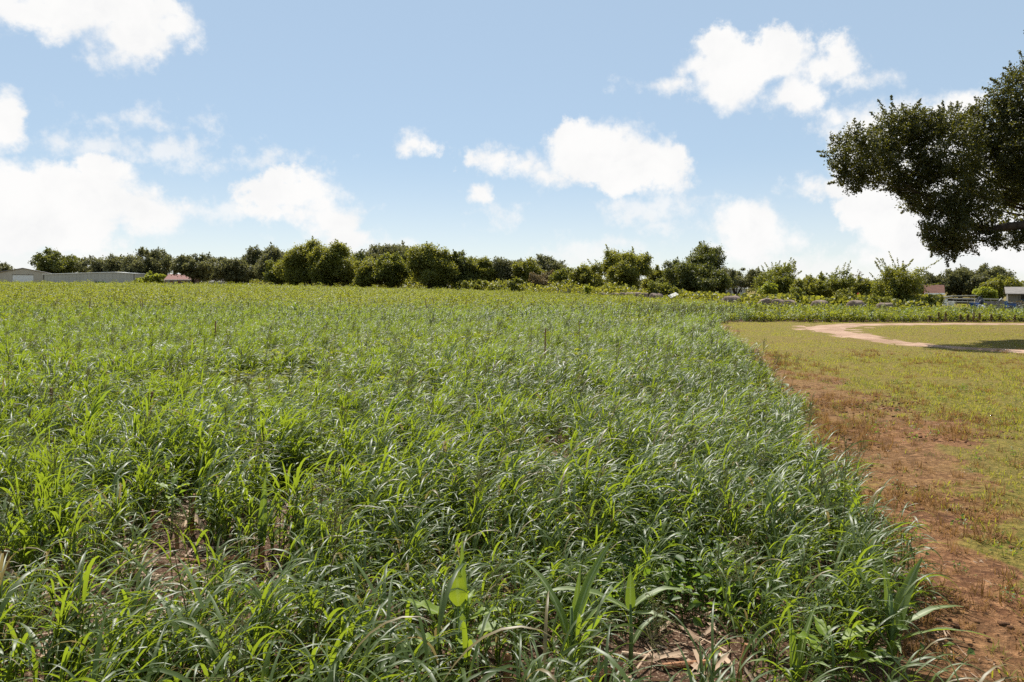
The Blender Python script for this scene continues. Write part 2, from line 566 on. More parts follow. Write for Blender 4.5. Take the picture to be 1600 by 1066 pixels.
# ------------------------------------------------------------------ ground sheet
def spaced(lo_far, lo, hi, hi_far, step, growth=1.13):
    a = list(np.arange(lo, hi + 1e-6, step))
    s, x = step, hi
    up = []
    while x < hi_far:
        s *= growth
        x += s
        up.append(x)
    s, x = step, lo
    dn = []
    while x > lo_far:
        s *= growth
        x -= s
        dn.append(x)
    return np.array(dn[::-1] + a + up)


def catmull(P, n):
    P = [np.array(p, float) for p in P]
    P = [2 * P[0] - P[1]] + P + [2 * P[-1] - P[-2]]
    out = []
    for i in range(1, len(P) - 2):
        for t in np.linspace(0, 1, n, endpoint=False):
            a, b, c, d = P[i - 1], P[i], P[i + 1], P[i + 2]
            out.append(0.5 * (2 * b + (c - a) * t + (2 * a - 5 * b + 4 * c - d) * t * t + (3 * b - a - 3 * c + d) * t ** 3))
    out.append(P[-2])
    return np.array(out)


ROAD_C = catmull([(70, 31.2), (40, 31.3), (27, 31.3), (20, 31.1), (16, 30.5), (13.8, 29.1), (12.4, 27), (11.95, 24.5), (11.6, 21.6), (11.85, 19.8), (12.6, 18.4), (13.8, 17.4), (17, 15.6), (24, 13)], 14)


def road_dist(x, y):
    d = np.full(len(x), 1e9)
    for c in ROAD_C[::3]:
        d = np.minimum(d, np.hypot(x - c[0], y - c[1]))
    return d


def build_ground():
    xs = spaced(-3000, -9, 24, 3000, 0.22)
    ys = spaced(-400, 0.5, 36, 4000, 0.22)
    X, Y = np.meshgrid(xs, ys)
    x, y = X.ravel(), Y.ravel()
    z = gz(x, y)
    fld = in_field(x, y)
    lumpy = np.where(fld, 0.4, 1.0) * (np.abs(y) < 45) * (np.abs(x) < 40) * sstep(1.2, 2.6, road_dist(x, y))
    z = z + lumpy * (0.07 * (fbm2(x, y, 0.9, 21, 3) - 0.5) + 0.05 * (fbm2(x, y, 2.6, 22, 2) - 0.5))
    e = x - edge_x(np.clip(y, -5, 31))
    bare = bareness(x, y)
    lawn = np.clip(1.0 - bare, 0, 1)
    lawn = np.where((y > 33.2) & ~fld, 0.9, lawn)
    dry = np.clip(0.25 + 0.5 * fbm2(x, y, 0.5, 31, 3), 0, 1)
    nx, ny = len(xs), len(ys)
    i = np.arange(nx * ny).reshape(ny, nx)
    F = np.stack([i[:-1, :-1].ravel(), i[:-1, 1:].ravel(), i[1:, 1:].ravel(), i[1:, :-1].ravel()], 1)
    me = np_mesh('ground', np.stack([x, y, z], 1), F, {'lawn': lawn, 'dry': dry, 'field': fld.astype(float)}, smooth=True)
    o = link('ground', me, M['ground'])
    tag(o, kind='structure')
    return o


def bareness(x, y):
    """1 on the bare red strip beside the crop, 0 on the mown grass"""
    x = np.asarray(x, float)
    y = np.asarray(y, float)
    e = x - edge_x(np.clip(y, -5, 31))
    w = np.interp(y, [-5, 2, 4, 6, 8.5, 10.5, 14, 20, 31], [0.6, 0.65, 0.9, 2.5, 3.0, 1.3, 1.0, 0.7, 0.5])
    b = 1 - sstep(0.45 * w, 1.15 * w, e + 1.6 * (fbm2(x, y, 0.55, 41, 3) - 0.5) * np.minimum(w, 1.8))
    b = b * (0.30 + 1.35 * fbm2(x, y, 1.1, 44, 3))
    b = b * np.where(y > 31.5, 0, 1) * (1 - 0.75 * (1 - sstep(3.8, 5.4, y)) * sstep(0.30, 0.8, e))
    return np.clip(b, 0, 1)


ground = build_ground()


def build_road():
    C = ROAD_C
    T = np.gradient(C, axis=0)
    T /= np.linalg.norm(T, axis=1)[:, None]
    N = np.stack([-T[:, 1], T[:, 0]], 1)
    k_ = 13
    V, E_ = [], []
    hw = np.interp(C[:, 1], [12, 17.8, 19.8, 22, 25, 27, 29.1, 30.5, 31.2], [0.9, 0.8, 0.72, 0.85, 1.1, 1.45, 1.75, 1.3, 0.95])
    for i in range(len(C)):
        for j in range(k_):
            s = -1 + 2 * j / (k_ - 1)
            jit = 0.35 * (vnoise(i * 0.35, j * 0 + (1 if s > 0 else 5), 1, 61) - 0.5) * abs(s) ** 3
            q = C[i] + N[i] * (hw[i] * s + jit * s)
            zz = float(gz(q[0], q[1])) + 0.022 - 0.040 * abs(s) ** 4 + 0.02 * (float(vnoise(q[0], q[1], 1.5, 62)) - 0.5) - 0.025 * math.exp(-((abs(s) - .55) / .16) ** 2)
            V.append((q[0], q[1], zz))
            E_.append(abs(s))
    i = np.arange(len(C) * k_).reshape(len(C), k_)
    F = np.stack([i[:-1, :-1].ravel(), i[1:, :-1].ravel(), i[1:, 1:].ravel(), i[:-1, 1:].ravel()], 1)
    o = link('dirt_road', np_mesh('dirt_road', V, F, {'edge': E_}, smooth=True), M['road'])
    tag(o, kind='structure')


build_road()


# ------------------------------------------------------------------ blades and leaves
def blades(base, yaw, L, W, lean, curve, twist=None, nseg=6, fold=0.18, pw=1.6, tip=2.2, r=None, rnd=None, base_w=0.45):
    """many grass blades at once -> V, F, attrs (rnd, mid)"""
    base = np.asarray(base, float)
    n = len(base)
    yaw, L, W, lean, curve = [np.broadcast_to(np.asarray(a, float), (n,)) for a in (yaw, L, W, lean, curve)]
    twist = np.zeros(n) if twist is None else np.broadcast_to(np.asarray(twist, float), (n,))
    rnd = rng.random(n) if rnd is None else np.broadcast_to(np.asarray(rnd, float), (n,))
    t = np.linspace(0, 1, nseg + 1)
    th = lean[:, None] + curve[:, None] * t[None] ** pw
    ds = L[:, None] / nseg
    dx, dz = np.sin(th) * ds, np.cos(th) * ds
    hx = np.concatenate([np.zeros((n, 1)), np.cumsum((dx[:, :-1] + dx[:, 1:]) / 2, 1)], 1)
    hz = np.concatenate([np.zeros((n, 1)), np.cumsum((dz[:, :-1] + dz[:, 1:]) / 2, 1)], 1)
    cy, sy = np.cos(yaw)[:, None], np.sin(yaw)[:, None]
    ctr = np.stack([base[:, 0:1] + hx * cy, base[:, 1:2] + hx * sy, base[:, 2:3] + hz], 2)
    side = np.stack([-sy + 0 * hx, cy + 0 * hx, 0 * hx], 2)
    nrm = np.stack([-np.cos(th) * cy, -np.cos(th) * sy, np.sin(th)], 2)
    tw = twist[:, None] * t[None]
    s2 = side * np.cos(tw)[..., None] + nrm * np.sin(tw)[..., None]
    n2 = nrm * np.cos(tw)[..., None] - side * np.sin(tw)[..., None]
    w = W[:, None] * 0.5 * np.minimum(1, base_w + t * 3.0)[None] * (1 - t ** tip)[None]
    w = np.maximum(w, W[:, None] * 0.02)
    le = ctr + s2 * w[..., None] + n2 * (w * fold)[..., None]
    ri = ctr - s2 * w[..., None] + n2 * (w * fold)[..., None]
    K = nseg + 1
    V = np.stack([le, ctr, ri], 2).reshape(-1, 3)
    b = (np.arange(n) * K * 3)[:, None, None] + (np.arange(nseg) * 3)[None, :, None]
    f1 = b + np.array([0, 1, 4, 3])[None, None]
    f2 = b + np.array([1, 2, 5, 4])[None, None]
    F = np.concatenate([f1.reshape(-1, 4), f2.reshape(-1, 4)])
    return V, F, np.repeat(rnd, K * 3), np.tile([1.0, 0.0, 1.0], n * K)


def cards(ctr, nrm, L, W, roll=None, bend=0.25, rnd=None):
    """pointed leaves: 4 verts (base, left, tip, right) bent along the rib -> 2 triangles"""
    n = len(ctr)
    nrm = nrm / np.maximum(np.linalg.norm(nrm, axis=1), 1e-6)[:, None]
    a = rng.normal(size=(n, 3)) if roll is None else roll
    d = a - nrm * (a * nrm).sum(1)[:, None]
    d /= np.maximum(np.linalg.norm(d, axis=1), 1e-6)[:, None]
    s = np.cross(nrm, d)
    L = np.broadcast_to(L, (n,))[:, None]
    W = np.broadcast_to(W, (n,))[:, None]
    V = np.stack([ctr - d * L * .5, ctr + s * W * .5 + nrm * W * bend, ctr + d * L * .5 - nrm * L * 0.1, ctr - s * W * .5 + nrm * W * bend], 1).reshape(-1, 3)
    b = (np.arange(n) * 4)[:, None]
    F = np.concatenate([b + np.array([[0, 1, 2]]), b + np.array([[0, 2, 3]])])
    rnd = rng.random(n) if rnd is None else rnd
    return V, F, np.repeat(rnd, 4)


def join(parts):
    """parts: list of (V, F, rnd[, mid]) -> V, [F3, F4], attrs"""
    Vs, Q, T, rr, mm, off = [], [], [], [], [], 0
    for p in parts:
        V, F, r_ = p[:3]
        mid = p[3] if len(p) > 3 else np.ones(len(V))
        Vs.append(V)
        (Q if F.shape[1] == 4 else T).append(F + off)
        rr.append(r_)
        mm.append(mid)
        off += len(V)
    Fs = ([np.concatenate(Q)] if Q else []) + ([np.concatenate(T)] if T else [])
    return np.concatenate(Vs), Fs, {'rnd': np.concatenate(rr), 'mid': np.concatenate(mm)}


def sticks(p0, p1, r0, r1, rnd=0.5):
    """three-sided stems"""
    p0, p1 = np.asarray(p0, float), np.asarray(p1, float)
    n = len(p0)
    t = p1 - p0
    t /= np.maximum(np.linalg.norm(t, axis=1), 1e-9)[:, None]
    a = np.cross(t, np.tile([0.31, 0.77, 0.2], (n, 1)))
    a /= np.maximum(np.linalg.norm(a, axis=1), 1e-9)[:, None]
    b = np.cross(t, a)
    r0, r1 = [np.broadcast_to(np.asarray(q, float), (n,))[:, None] for q in (r0, r1)]
    ring = []
    for p, r_ in ((p0, r0), (p1, r1)):
        for j in range(3):
            w = 2 * PI * j / 3
            ring.append(p + (a * math.cos(w) + b * math.sin(w)) * r_)
    V = np.stack(ring, 1).reshape(-1, 3)
    o = (np.arange(n) * 6)[:, None]
    F = np.concatenate([o + np.array([[j, (j + 1) % 3, 3 + (j + 1) % 3, 3 + j]]) for j in range(3)])
    return V, F, np.full(len(V), 1.0) * rnd


# ------------------------------------------------------------------ scattering (uncountable ground cover only)
def proto(name, parts, mat, smooth=True):
    V, F, at = join(parts)
    me = np_mesh(name, V, F, at, smooth=smooth)
    me.materials.append(mat)
    return bpy.data.objects.new(name, me)


def scatter(name, protos, P, rz, sc, tint, label, cat, tilt=None):
    n = len(P)
    col = bpy.data.collections.new(name + '_pieces')
    for o in protos:
        col.objects.link(o)
    me = bpy.data.meshes.new(name)
    me.vertices.add(n)
    me.vertices.foreach_set('co', np.asarray(P, np.float32).ravel())
    rot = np.zeros((n, 3), np.float32)
    if tilt is not None:
        rot[:, :2] = tilt
    rot[:, 2] = rz
    a = me.attributes.new('rot', 'FLOAT_VECTOR', 'POINT')
    a.data.foreach_set('vector', rot.ravel())
    sc = np.asarray(sc, np.float32)
    if sc.ndim == 1:
        sc = np.stack([sc, sc, sc], 1)
    a = me.attributes.new('scl', 'FLOAT_VECTOR', 'POINT')
    a.data.foreach_set('vector', sc.ravel())
    a = me.attributes.new('pick', 'INT', 'POINT')
    a.data.foreach_set('value', rng.integers(0, len(protos), n).astype(np.int32))
    a = me.attributes.new('tint', 'FLOAT', 'POINT')
    a.data.foreach_set('value', np.clip(np.asarray(tint, np.float32), 0, 1))
    me.update()
    o = link(name, me)
    tree = bpy.data.node_groups.new(name, 'GeometryNodeTree')
    tree.interface.new_socket('Geometry', in_out='INPUT', socket_type='NodeSocketGeometry')
    tree.interface.new_socket('Geometry', in_out='OUTPUT', socket_type='NodeSocketGeometry')
    N, L = tree.nodes, tree.links
    gi, go = N.new('NodeGroupInput'), N.new('NodeGroupOutput')
    ci = N.new('GeometryNodeCollectionInfo')
    ci.inputs['Collection'].default_value = col
    ci.inputs['Separate Children'].default_value = True
    ci.inputs['Reset Children'].default_value = True
    ip = N.new('GeometryNodeInstanceOnPoints')
    ip.inputs['Pick Instance'].default_value = True

    def na(nm, ty):
        nd = N.new('GeometryNodeInputNamedAttribute')
        nd.data_type = ty
        nd.inputs['Name'].default_value = nm
        return nd.outputs['Attribute']
    e2r = N.new('FunctionNodeEulerToRotation')
    L.new(na('rot', 'FLOAT_VECTOR'), e2r.inputs[0])
    L.new(gi.outputs[0], ip.inputs['Points'])
    L.new(ci.outputs[0], ip.inputs['Instance'])
    L.new(na('pick', 'INT'), ip.inputs['Instance Index'])
    L.new(e2r.outputs[0], ip.inputs['Rotation'])
    L.new(na('scl', 'FLOAT_VECTOR'), ip.inputs['Scale'])
    L.new(ip.outputs[0], go.inputs[0])
    md = o.modifiers.new('scatter', 'NODES')
    md.node_group = tree
    tag(o, label, cat, kind='stuff')
    return o


def johnson_clump(n_till=6, wind=0.7, h=0.5, wide=1.0, up=0.0):
    parts = []
    for i in range(n_till):
        a = rng.random() * 2 * PI
        r_ = 0.11 * math.sqrt(rng.random())
        b = np.array([r_ * math.cos(a), r_ * math.sin(a), -0.02])
        H = h * rng.uniform(0.65, 1.1)
        wy = rng.normal(0, 0.8)
        lean = rng.uniform(0.05, 0.45) * wind
        topv = b + np.array([math.sin(lean) * math.cos(wy), math.sin(lean) * math.sin(wy), math.cos(lean)]) * H
        mid = (b + topv) / 2 + rng.normal(0, 0.012, 3)
        parts.append(sticks([b, mid], [mid, topv], [0.0045, 0.0035], [0.0035, 0.002], rng.random() * 0.5))
        nl = rng.integers(6, 10)
        fr = np.linspace(0.12, 1.0, nl) + rng.normal(0, 0.03, nl)
        base = b + (topv - b) * np.clip(fr, 0.05, 1)[:, None]
        yaw = np.where(rng.random(nl) < 0.74, rng.normal(wy * 0.5, 0.65, nl), rng.random(nl) * 2 * PI)
        L = rng.uniform(0.16, 0.33, nl) * (0.78 + 0.32 * np.clip(fr, 0, 1))
        W = rng.uniform(0.0085, 0.0185, nl) * wide
        parts.append(blades(base, yaw, L, W, rng.uniform(0.25, 0.85, nl), rng.uniform(1.1, 2.5, nl) - up, rng.normal(0, 0.8, nl), 7, 0.22))
    return parts


def weed_plant(H=0.75, n=40, leaf=0.09, spread=0.2):
    parts = []
    nb = rng.integers(3, 6)
    tips = []
    for i in range(nb):
        a = rng.random() * 2 * PI
        tip = np.array([math.cos(a) * spread * rng.uniform(.3, 1), math.sin(a) * spread * rng.uniform(.3, 1), H * rng.uniform(0.75, 1.05)])
        tips.append(tip)
    o = np.zeros((nb, 3))
    parts.append(sticks(o, np.array(tips), 0.008, 0.003, 0.3))
    k_ = rng.integers(0, nb, n)
    f = rng.random(n) ** 0.55
    c = np.array(tips)[k_] * f[:, None] + rng.normal(0, leaf * 0.75, (n, 3)) * np.array([1, 1, .6])
    c[:, 2] = np.maximum(c[:, 2], 0.03)
    nr = rng.normal(0, 0.75, (n, 3)) + np.array([0, 0, 0.75])
    L = leaf * rng.uniform(0.7, 1.4, n)
    parts.append(cards(c, nr, L, L * 0.62, bend=0.2))
    return parts


G_NEAR = [proto('grass_clump', johnson_clump(6, 0.75 + 0.5 * (i % 3 == 0), rng.uniform(0.31, 0.46), 1.0, 0.45 * (i % 4 == 1)), M['grass']) for i in range(14)]
G_FAR = [proto('grass_clump_far', johnson_clump(4, 0.8, rng.uniform(0.40, 0.55), 1.7), M['grass']) for i in range(6)]
W_FAR = [proto('weed_far', weed_plant(rng.uniform(0.55, 0.85), 60, 0.10, 0.26), M['weed']) for i in range(8)]


def panicle():
    parts = []
    H = rng.uniform(0.62, 0.92)
    lean = rng.uniform(0.05, 0.35)
    wy = rng.normal(0, 0.7)
    ax = np.array([math.sin(lean) * math.cos(wy), math.sin(lean) * math.sin(wy), math.cos(lean)])
    parts.append(sticks([[0, 0, 0], ax * H * 0.5], [ax * H * 0.5, ax * H + np.array([0.03 * math.cos(wy), 0.03 * math.sin(wy), -0.01])], [0.003, 0.0025], [0.0025, 0.0012], 0.2))
    n = 26
    f = rng.uniform(0.72, 1.0, n)
    b = ax * H * f[:, None]
    d = rng.normal(0, 1, (n, 3)) * np.array([1, 1, .3]) + ax * 0.9
    d /= np.linalg.norm(d, axis=1)[:, None]
    e = b + d * (0.03 + 0.10 * (1.02 - f) / 0.3)[:, None]
    parts.append(sticks(b, e, 0.0012, 0.0008, 0.6))
    m_ = 5
    tt = rng.random((n, m_, 1))
    c = (b[:, None] + (e - b)[:, None] * (0.3 + 0.7 * tt)).reshape(-1, 3) + rng.normal(0, 0.004, (n * m_, 3))
    parts.append(cards(c, rng.normal(0, 1, (n * m_, 3)), 0.009, 0.004))
    return parts


PAN = [proto('seed_head', panicle(), M['panicle']) for i in range(6)]

# bare, straw-covered gaps in the sward (x, y, rx, ry)
GAPS = []
for (u, v, ru, rv) in [(345, 872, 125, 40), (250, 900, 60, 22), (40, 668, 60, 22), (10, 835, 60, 22), (980, 1040, 120, 60), (1010, 960, 60, 30), (480, 762, 40, 16), (560, 700, 20, 10), (690, 616, 25, 6), (1040, 900, 40, 26), (850, 690, 40, 12), (170, 690, 30, 14), (300, 800, 40, 16), (60, 930, 40, 30)]:
    x_, y_ = ground_at(u, v)
    x1_, _ = ground_at(u + ru, v)
    y0_, y1_ = y_ * 0.74, y_ * 1.03
    GAPS.append((x_, (y0_ + y1_) / 2, (x1_ - x_) * 0.75, abs(y1_ - y0_) / 2 * 0.9))


def gap(x, y):
    g = np.zeros(len(x))
    for (a, b, rx, ry) in GAPS:
        d = np.hypot((x - a) / rx, (y - b) / ry) + 0.5 * (vnoise(x, y, 3.0, 71) - 0.5)
        g = np.maximum(g, 1 - sstep(0.65, 1.15, d))
    return g


FRONT = [(716, 1082), (1300, 1088), (893, 1078), (985, 1050), (1240, 1085), (1392, 1036), (1043, 960), (410, 880), (8, 935), (100, 915), (409, 898), (239, 850), (298, 838), (495, 765), (45, 855), (268, 838), (1150, 1075), (447, 775), (851, 592), (80, 660), (236, 668)]


def in_front(x, y):
    m_ = np.zeros(len(x), bool)
    for (u, v) in FRONT:
        x0, y0 = ground_at(u, v)
        c = x0 * y / y0
        wd, dp = (0.13, 0.76) if v in (1082, 1088) else (0.085, 0.86)
        m_ |= (np.abs(x - c) < wd) & (y < y0 + 0.03) & (y > y0 * dp)
    return m_


def jittered(x0, x1, y0, y1, density):
    s = 1 / math.sqrt(density)
    xs, ys = np.arange(x0, x1, s), np.arange(y0, y1, s)
    X, Y = np.meshgrid(xs, ys)
    x = (X + rng.random(X.shape) * s).ravel()
    y = (Y + rng.random(X.shape) * s).ravel()
    return x, y


def wedge(y0, y1, density, margin=2.5, slope=0.80):
    xw = slope * y1 + margin
    x, y = jittered(-xw, xw + 6, y0, y1, density)
    ok = (np.abs(x) < slope * np.abs(y) + margin) & in_field(x, y)
    return x[ok], y[ok]


def weed_share(x, y):
    u = 800 + x / y * FPX
    start = np.interp(u, [0, 300, 800, 1100, 1300, 1600], [32, 34, 38, 36, 33, 33])
    w = sstep(start * 0.75, start * 1.5, y + 14 * (fbm2(x, y, 0.09, 81, 3) - 0.5))
    w = np.maximum(w, ((y > 32.5) & (x > 10 + 5 * fbm2(x, y, 0.2, 83, 2))) * 0.93)
    w = np.maximum(w, 0.5 * sstep(0.60, 0.66, fbm2(x, y, 0.33, 85, 3)) * (y > 9))
    return w


def build_field():
    X, Y = [], []
    for (a, b, dn) in ((0.4, 6, 31), (6, 12, 26), (12, 22, 18), (22, 36, 11)):
        x, y = wedge(a, b, dn)
        X.append(x)
        Y.append(y)
    x, y = np.concatenate(X), np.concatenate(Y)
    keep = rng.random(len(x)) > np.maximum(gap(x, y) * 0.93, weed_share(x, y))
    keep &= ~((y < 2.0) & (np.abs(x) < 1.0)) & ~in_front(x, y)
    # thinner right at the border
    keep &= rng.random(len(x)) < 0.45 + 0.55 * sstep(0.0, 0.35, edge_x(np.minimum(y, 31)) - x)
    x, y = x[keep], y[keep]
    lump = fbm2(x, y, 0.8, 51, 3)
    sc = (0.56 + 0.80 * lump) * rng.uniform(0.82, 1.18, len(x))
    sc *= 0.8 + 0.2 * sstep(0, 0.5, edge_x(np.minimum(y, 31)) - x)
    sc *= 1 - 0.45 * gap(x, y)
    tint = 0.15 + 0.9 * (fbm2(x, y, 0.35, 53, 3) - 0.25) + 0.25 * sstep(10, 34, y)
    rz = rng.normal(0, 0.5, len(x)) + 1.4 * (fbm2(x, y, 0.5, 55, 2) - 0.5)
    scatter('tall_grass', G_NEAR, np.stack([x, y, gz(x, y)], 1), rz, sc, tint, 'tall arching green grass covering the near field', 'grass', rng.normal(0, 0.08, (len(x), 2)))

    X, Y = [], []
    for (a, b, dn) in ((22, 60, 4.5), (60, 110, 1.6)):
        x, y = wedge(a, b, dn, 8)
        X.append(x)
        Y.append(y)
    x, y = np.concatenate(X), np.concatenate(Y)
    keep = rng.random(len(x)) > weed_share(x, y) * 0.9
    keep &= (y > 30) | (rng.random(len(x)) < (y - 20) / 12)
    x, y = x[keep], y[keep]
    tint = 0.25 + 0.9 * (fbm2(x, y, 0.12, 57, 3) - 0.25)
    scatter('far_grass', G_FAR, np.stack([x, y, gz(x, y)], 1), rng.normal(0, 0.9, len(x)), rng.uniform(0.9, 1.35, len(x)), tint, 'paler tall grass farther out in the field', 'grass')

    X, Y, Z = [], [], []
    for (a, b, dn) in ((9, 48, 7.0), (48, 90, 4.0), (90, 160, 1.7), (160, 268, 0.8)):
        x, y = wedge(a, b, dn, 10)
        X.append(x)
        Y.append(y)
        Z.append(np.full(len(x), (7.0 / dn) ** 0.22))
    x, y, s = np.concatenate(X), np.concatenate(Y), np.concatenate(Z)
    keep = rng.random(len(x)) < weed_share(x, y)
    x, y, s = x[keep], y[keep], s[keep]
    tall = fbm2(x, y, 0.5, 87, 3)
    hgt = s * (0.40 + 0.40 * tall) * rng.uniform(0.8, 1.2, len(x)) * (1.0 + 0.6 * (rng.random(len(x)) < 0.05))
    hgt = hgt * np.where((x > 8) & (y < 50), 0.95, 1.0) * (0.72 + 0.28 * sstep(18, 34, y)) * np.where((x > 8) & (y < 50), 0.55 + 0.8 * fbm2(x, y, 0.45, 88, 3), 1.0)
    sc = np.stack([s * rng.uniform(.9, 1.3, len(x)), s * rng.uniform(.9, 1.3, len(x)), hgt], 1)
    tint = 0.30 + 1.1 * (fbm2(x, y, 0.10, 89, 3) - 0.3) + 0.2 * rng.random(len(x)) - 0.5 * (rng.random(len(x)) < 0.10)
    scatter('leafy_weeds', W_FAR, np.stack([x, y, gz(x, y)], 1), rng.random(len(x)) * 6.28, sc, tint, 'yellow-green leafy weeds filling the far end of the field', 'weeds')

    X, Y = [], []
    for (a, b, dn) in ((2.0, 14, 2.2), (14, 40, 1.6)):
        x, y = wedge(a, b, dn)
        X.append(x)
        Y.append(y)
    x, y = np.concatenate(X), np.concatenate(Y)
    keep = gap(x, y) < 0.4
    x, y = x[keep], y[keep]
    # olive seed heads thicken at the corner where the field turns
    cx, cy = jittered(3, 17, 24, 36, 12)
    ok = in_field(cx, cy) & (rng.random(len(cx)) < np.exp(-((cx - 9.5) / 4.2) ** 2 - ((cy - 32) / 3.5) ** 2))
    x, y = np.concatenate([x, cx[ok]]), np.concatenate([y, cy[ok]])
    scatter('seed_heads', PAN, np.stack([x, y, gz(x, y)], 1), rng.normal(0, 0.8, len(x)), rng.uniform(0.8, 1.1, len(x)), rng.random(len(x)), 'airy seed heads standing above the tall grass', 'grass')


build_field()


# ------------------------------------------------------------------ mown grass, dry tufts, clods, straw
def tuft(n, h, w, spread, lean=(0.2, 1.1), curve=(0.2, 1.0), seg=3):
    a = rng.random(n) * 2 * PI
    r_ = spread * np.sqrt(rng.random(n))
    b = np.stack([r_ * np.cos(a), r_ * np.sin(a), np.full(n, -0.01)], 1)
    return [blades(b, rng.random(n) * 2 * PI, h * rng.uniform(0.5, 1.2, n), w * rng.uniform(0.7, 1.3, n), rng.uniform(*lean, n), rng.uniform(*curve, n), None, seg, 0.2)]


def clod():
    bm = bmesh.new()
    bmesh.ops.create_icosphere(bm, subdivisions=2, radius=1)
    o = rng.normal(0, 1, (6, 3))
    for v in bm.verts:
        c = np.array(v.co)
        v.co *= 0.8 + 0.16 * float(np.sin((o @ c) * 2.0).sum()) / 2
        v.co.z *= 0.62
    V = np.array([v.co for v in bm.verts])
    F = np.array([[v.index for v in f.verts] for f in bm.faces])
    bm.free()
    return [(V, F, np.full(len(V), 0.5))]


def right_side(density, y0, y1, x_hi):
    x, y = jittered(0.5, x_hi, y0, y1, density)
    e = x - edge_x(np.clip(y, -5, 31))
    ok = (e > -0.05) & (y < 32.8) & ((y < 31.3) | (x > 9.9)) & (x < 0.86 * y + 5)
    return x[ok], y[ok]


def build_verge():
    LAWN = [proto('lawn_tuft', tuft(18, 0.07, 0.0065, 0.075), M['lawn']) for i in range(6)]
    LAWN_FAR = [proto('lawn_tuft_far', tuft(14, 0.065, 0.012, 0.13, seg=2), M['lawn']) for i in range(4)]
    xs, ys = [], []
    for (d, a, b, xh) in ((95, 1.0, 9, 12), (60, 9, 16, 19)):
        x, y = right_side(d, a, b, xh)
        xs.append(x)
        ys.append(y)
    x, y = np.concatenate(xs), np.concatenate(ys)
    bare = bareness(x, y)
    patch = fbm2(x, y, 0.8, 91, 4)
    keep = (rng.random(len(x)) < np.clip(1.1 - bare * 1.05, 0.0, 1) * np.clip(0.35 + 2.0 * (patch - 0.22), 0, 1)) & (road_dist(x, y) > 1.15)
    x, y = x[keep], y[keep]
    tint = 0.1 + 1.2 * (fbm2(x, y, 0.45, 93, 3) - 0.25) + 0.35 * (rng.random(len(x)) - 0.5)
    scatter('lawn_grass', LAWN, np.stack([x, y, gz(x, y)], 1), rng.random(len(x)) * 6.28, rng.uniform(0.55, 1.2, len(x)), tint, 'short patchy mown grass beside the field', 'grass')
    x, y = right_side(26, 15, 33, 34)
    bare = bareness(x, y)
    patch = fbm2(x, y, 0.4, 95, 4)
    w = np.interp(y, [12, 17.8, 19.8, 22, 25, 27, 29.1, 30.5, 31.2], [0.9, 0.8, 0.72, 0.85, 1.1, 1.45, 1.75, 1.3, 0.95])
    keep = (rng.random(len(x)) < np.clip(1.05 - bare, 0, 1) * np.clip(0.45 + 1.6 * (patch - 0.3), 0, 1)) & (road_dist(x, y) > w * rng.uniform(0.62, 1.2, len(x)))
    x, y = x[keep], y[keep]
    tint = 0.2 + 1.2 * (fbm2(x, y, 0.25, 97, 3) - 0.25) + 0.4 * (rng.random(len(x)) - 0.5)
    scatter('far_lawn_grass', LAWN_FAR, np.stack([x, y, gz(x, y)], 1), rng.random(len(x)) * 6.28, rng.uniform(0.6, 1.25, len(x)), tint, 'short mown grass around the dirt track', 'grass')
    # pasture behind the weed belt
    x, y = jittered(14, 110, 43, 120, 2.2)
    ok = (~in_field(x, y)) & (x < 0.8 * y + 10) & (x > 0.25 * y) & (y < 60 + 60 * rng.random(len(y)))
    x, y = x[ok], y[ok]
    PAST = [proto('pasture_tuft', tuft(16, 0.16, 0.03, 0.35, seg=2), M['weed']) for i in range(4)]
    scatter('pasture_grass', PAST, np.stack([x, y, gz(x, y)], 1), rng.random(len(x)) * 6.28, rng.uniform(0.7, 1.3, len(x)), 0.5 + 0.5 * rng.random(len(x)), 'low pale green pasture behind the weed belt', 'grass')

    DRY = [proto('dry_tuft', tuft(34, 0.10, 0.0055, 0.055, (0.1, 1.2), (0.0, 1.1), 3), M['dry']) for i in range(6)]
    x, y = right_side(90, 1.0, 18, 18)
    bare = bareness(x, y)
    cl = fbm2(x, y, 1.6, 99, 3)
    keep = rng.random(len(x)) < np.clip((0.22 + bare) * (0.10 + 2.2 * (cl - 0.34)), 0, 1)
    x, y = x[keep], y[keep]
    scatter('dry_grass', DRY, np.stack([x, y, gz(x, y)], 1), rng.random(len(x)) * 6.28, (0.25 + 0.95 * rng.random(len(x)) ** 2) * (0.6 + 0.9 * fbm2(x, y, 1.6, 99, 3)), rng.random(len(x)), 'dead brown tufts on the bare red strip', 'dry grass')

    CL = [proto('earth_clod', clod(), M['clod']) for i in range(5)]
    x, y = right_side(330, 1.0, 12, 12)
    bare = bareness(x, y)
    keep = rng.random(len(x)) < np.clip((0.06 + bare) * (0.30 + 3.4 * (fbm2(x, y, 1.5, 103, 3) - 0.42)), 0, 1)
    x, y = x[keep], y[keep]
    s = 0.005 + 0.022 * rng.random(len(x)) ** 3.5
    scatter('earth_clods', CL, np.stack([x, y, gz(x, y) + s * .2], 1), rng.random(len(x)) * 6.28, s, rng.random(len(x)), 'crumbled clods of red earth beside the crop', 'earth')

    ST = []
    for i in range(8):
        n = 7
        b = np.stack([rng.normal(0, .07, n), rng.normal(0, .07, n), rng.uniform(0.002, 0.03, n)], 1)
        ST.append(proto('straw_bits', [blades(b, rng.random(n) * 6.28, rng.uniform(0.05, 0.22, n), rng.uniform(0.005, 0.022, n), rng.uniform(1.3, 1.65, n), rng.normal(0, 0.25, n), rng.normal(0, 1, n), 3, 0.3, base_w=0.8, tip=5)], M['straw']))
    x, y = wedge(1.6, 12, 30)
    g = gap(x, y)
    keep = rng.random(len(x)) < 0.14 + g
    x, y = x[keep], y[keep]
    bx_, by_ = right_side(34, 1.0, 13, 13)
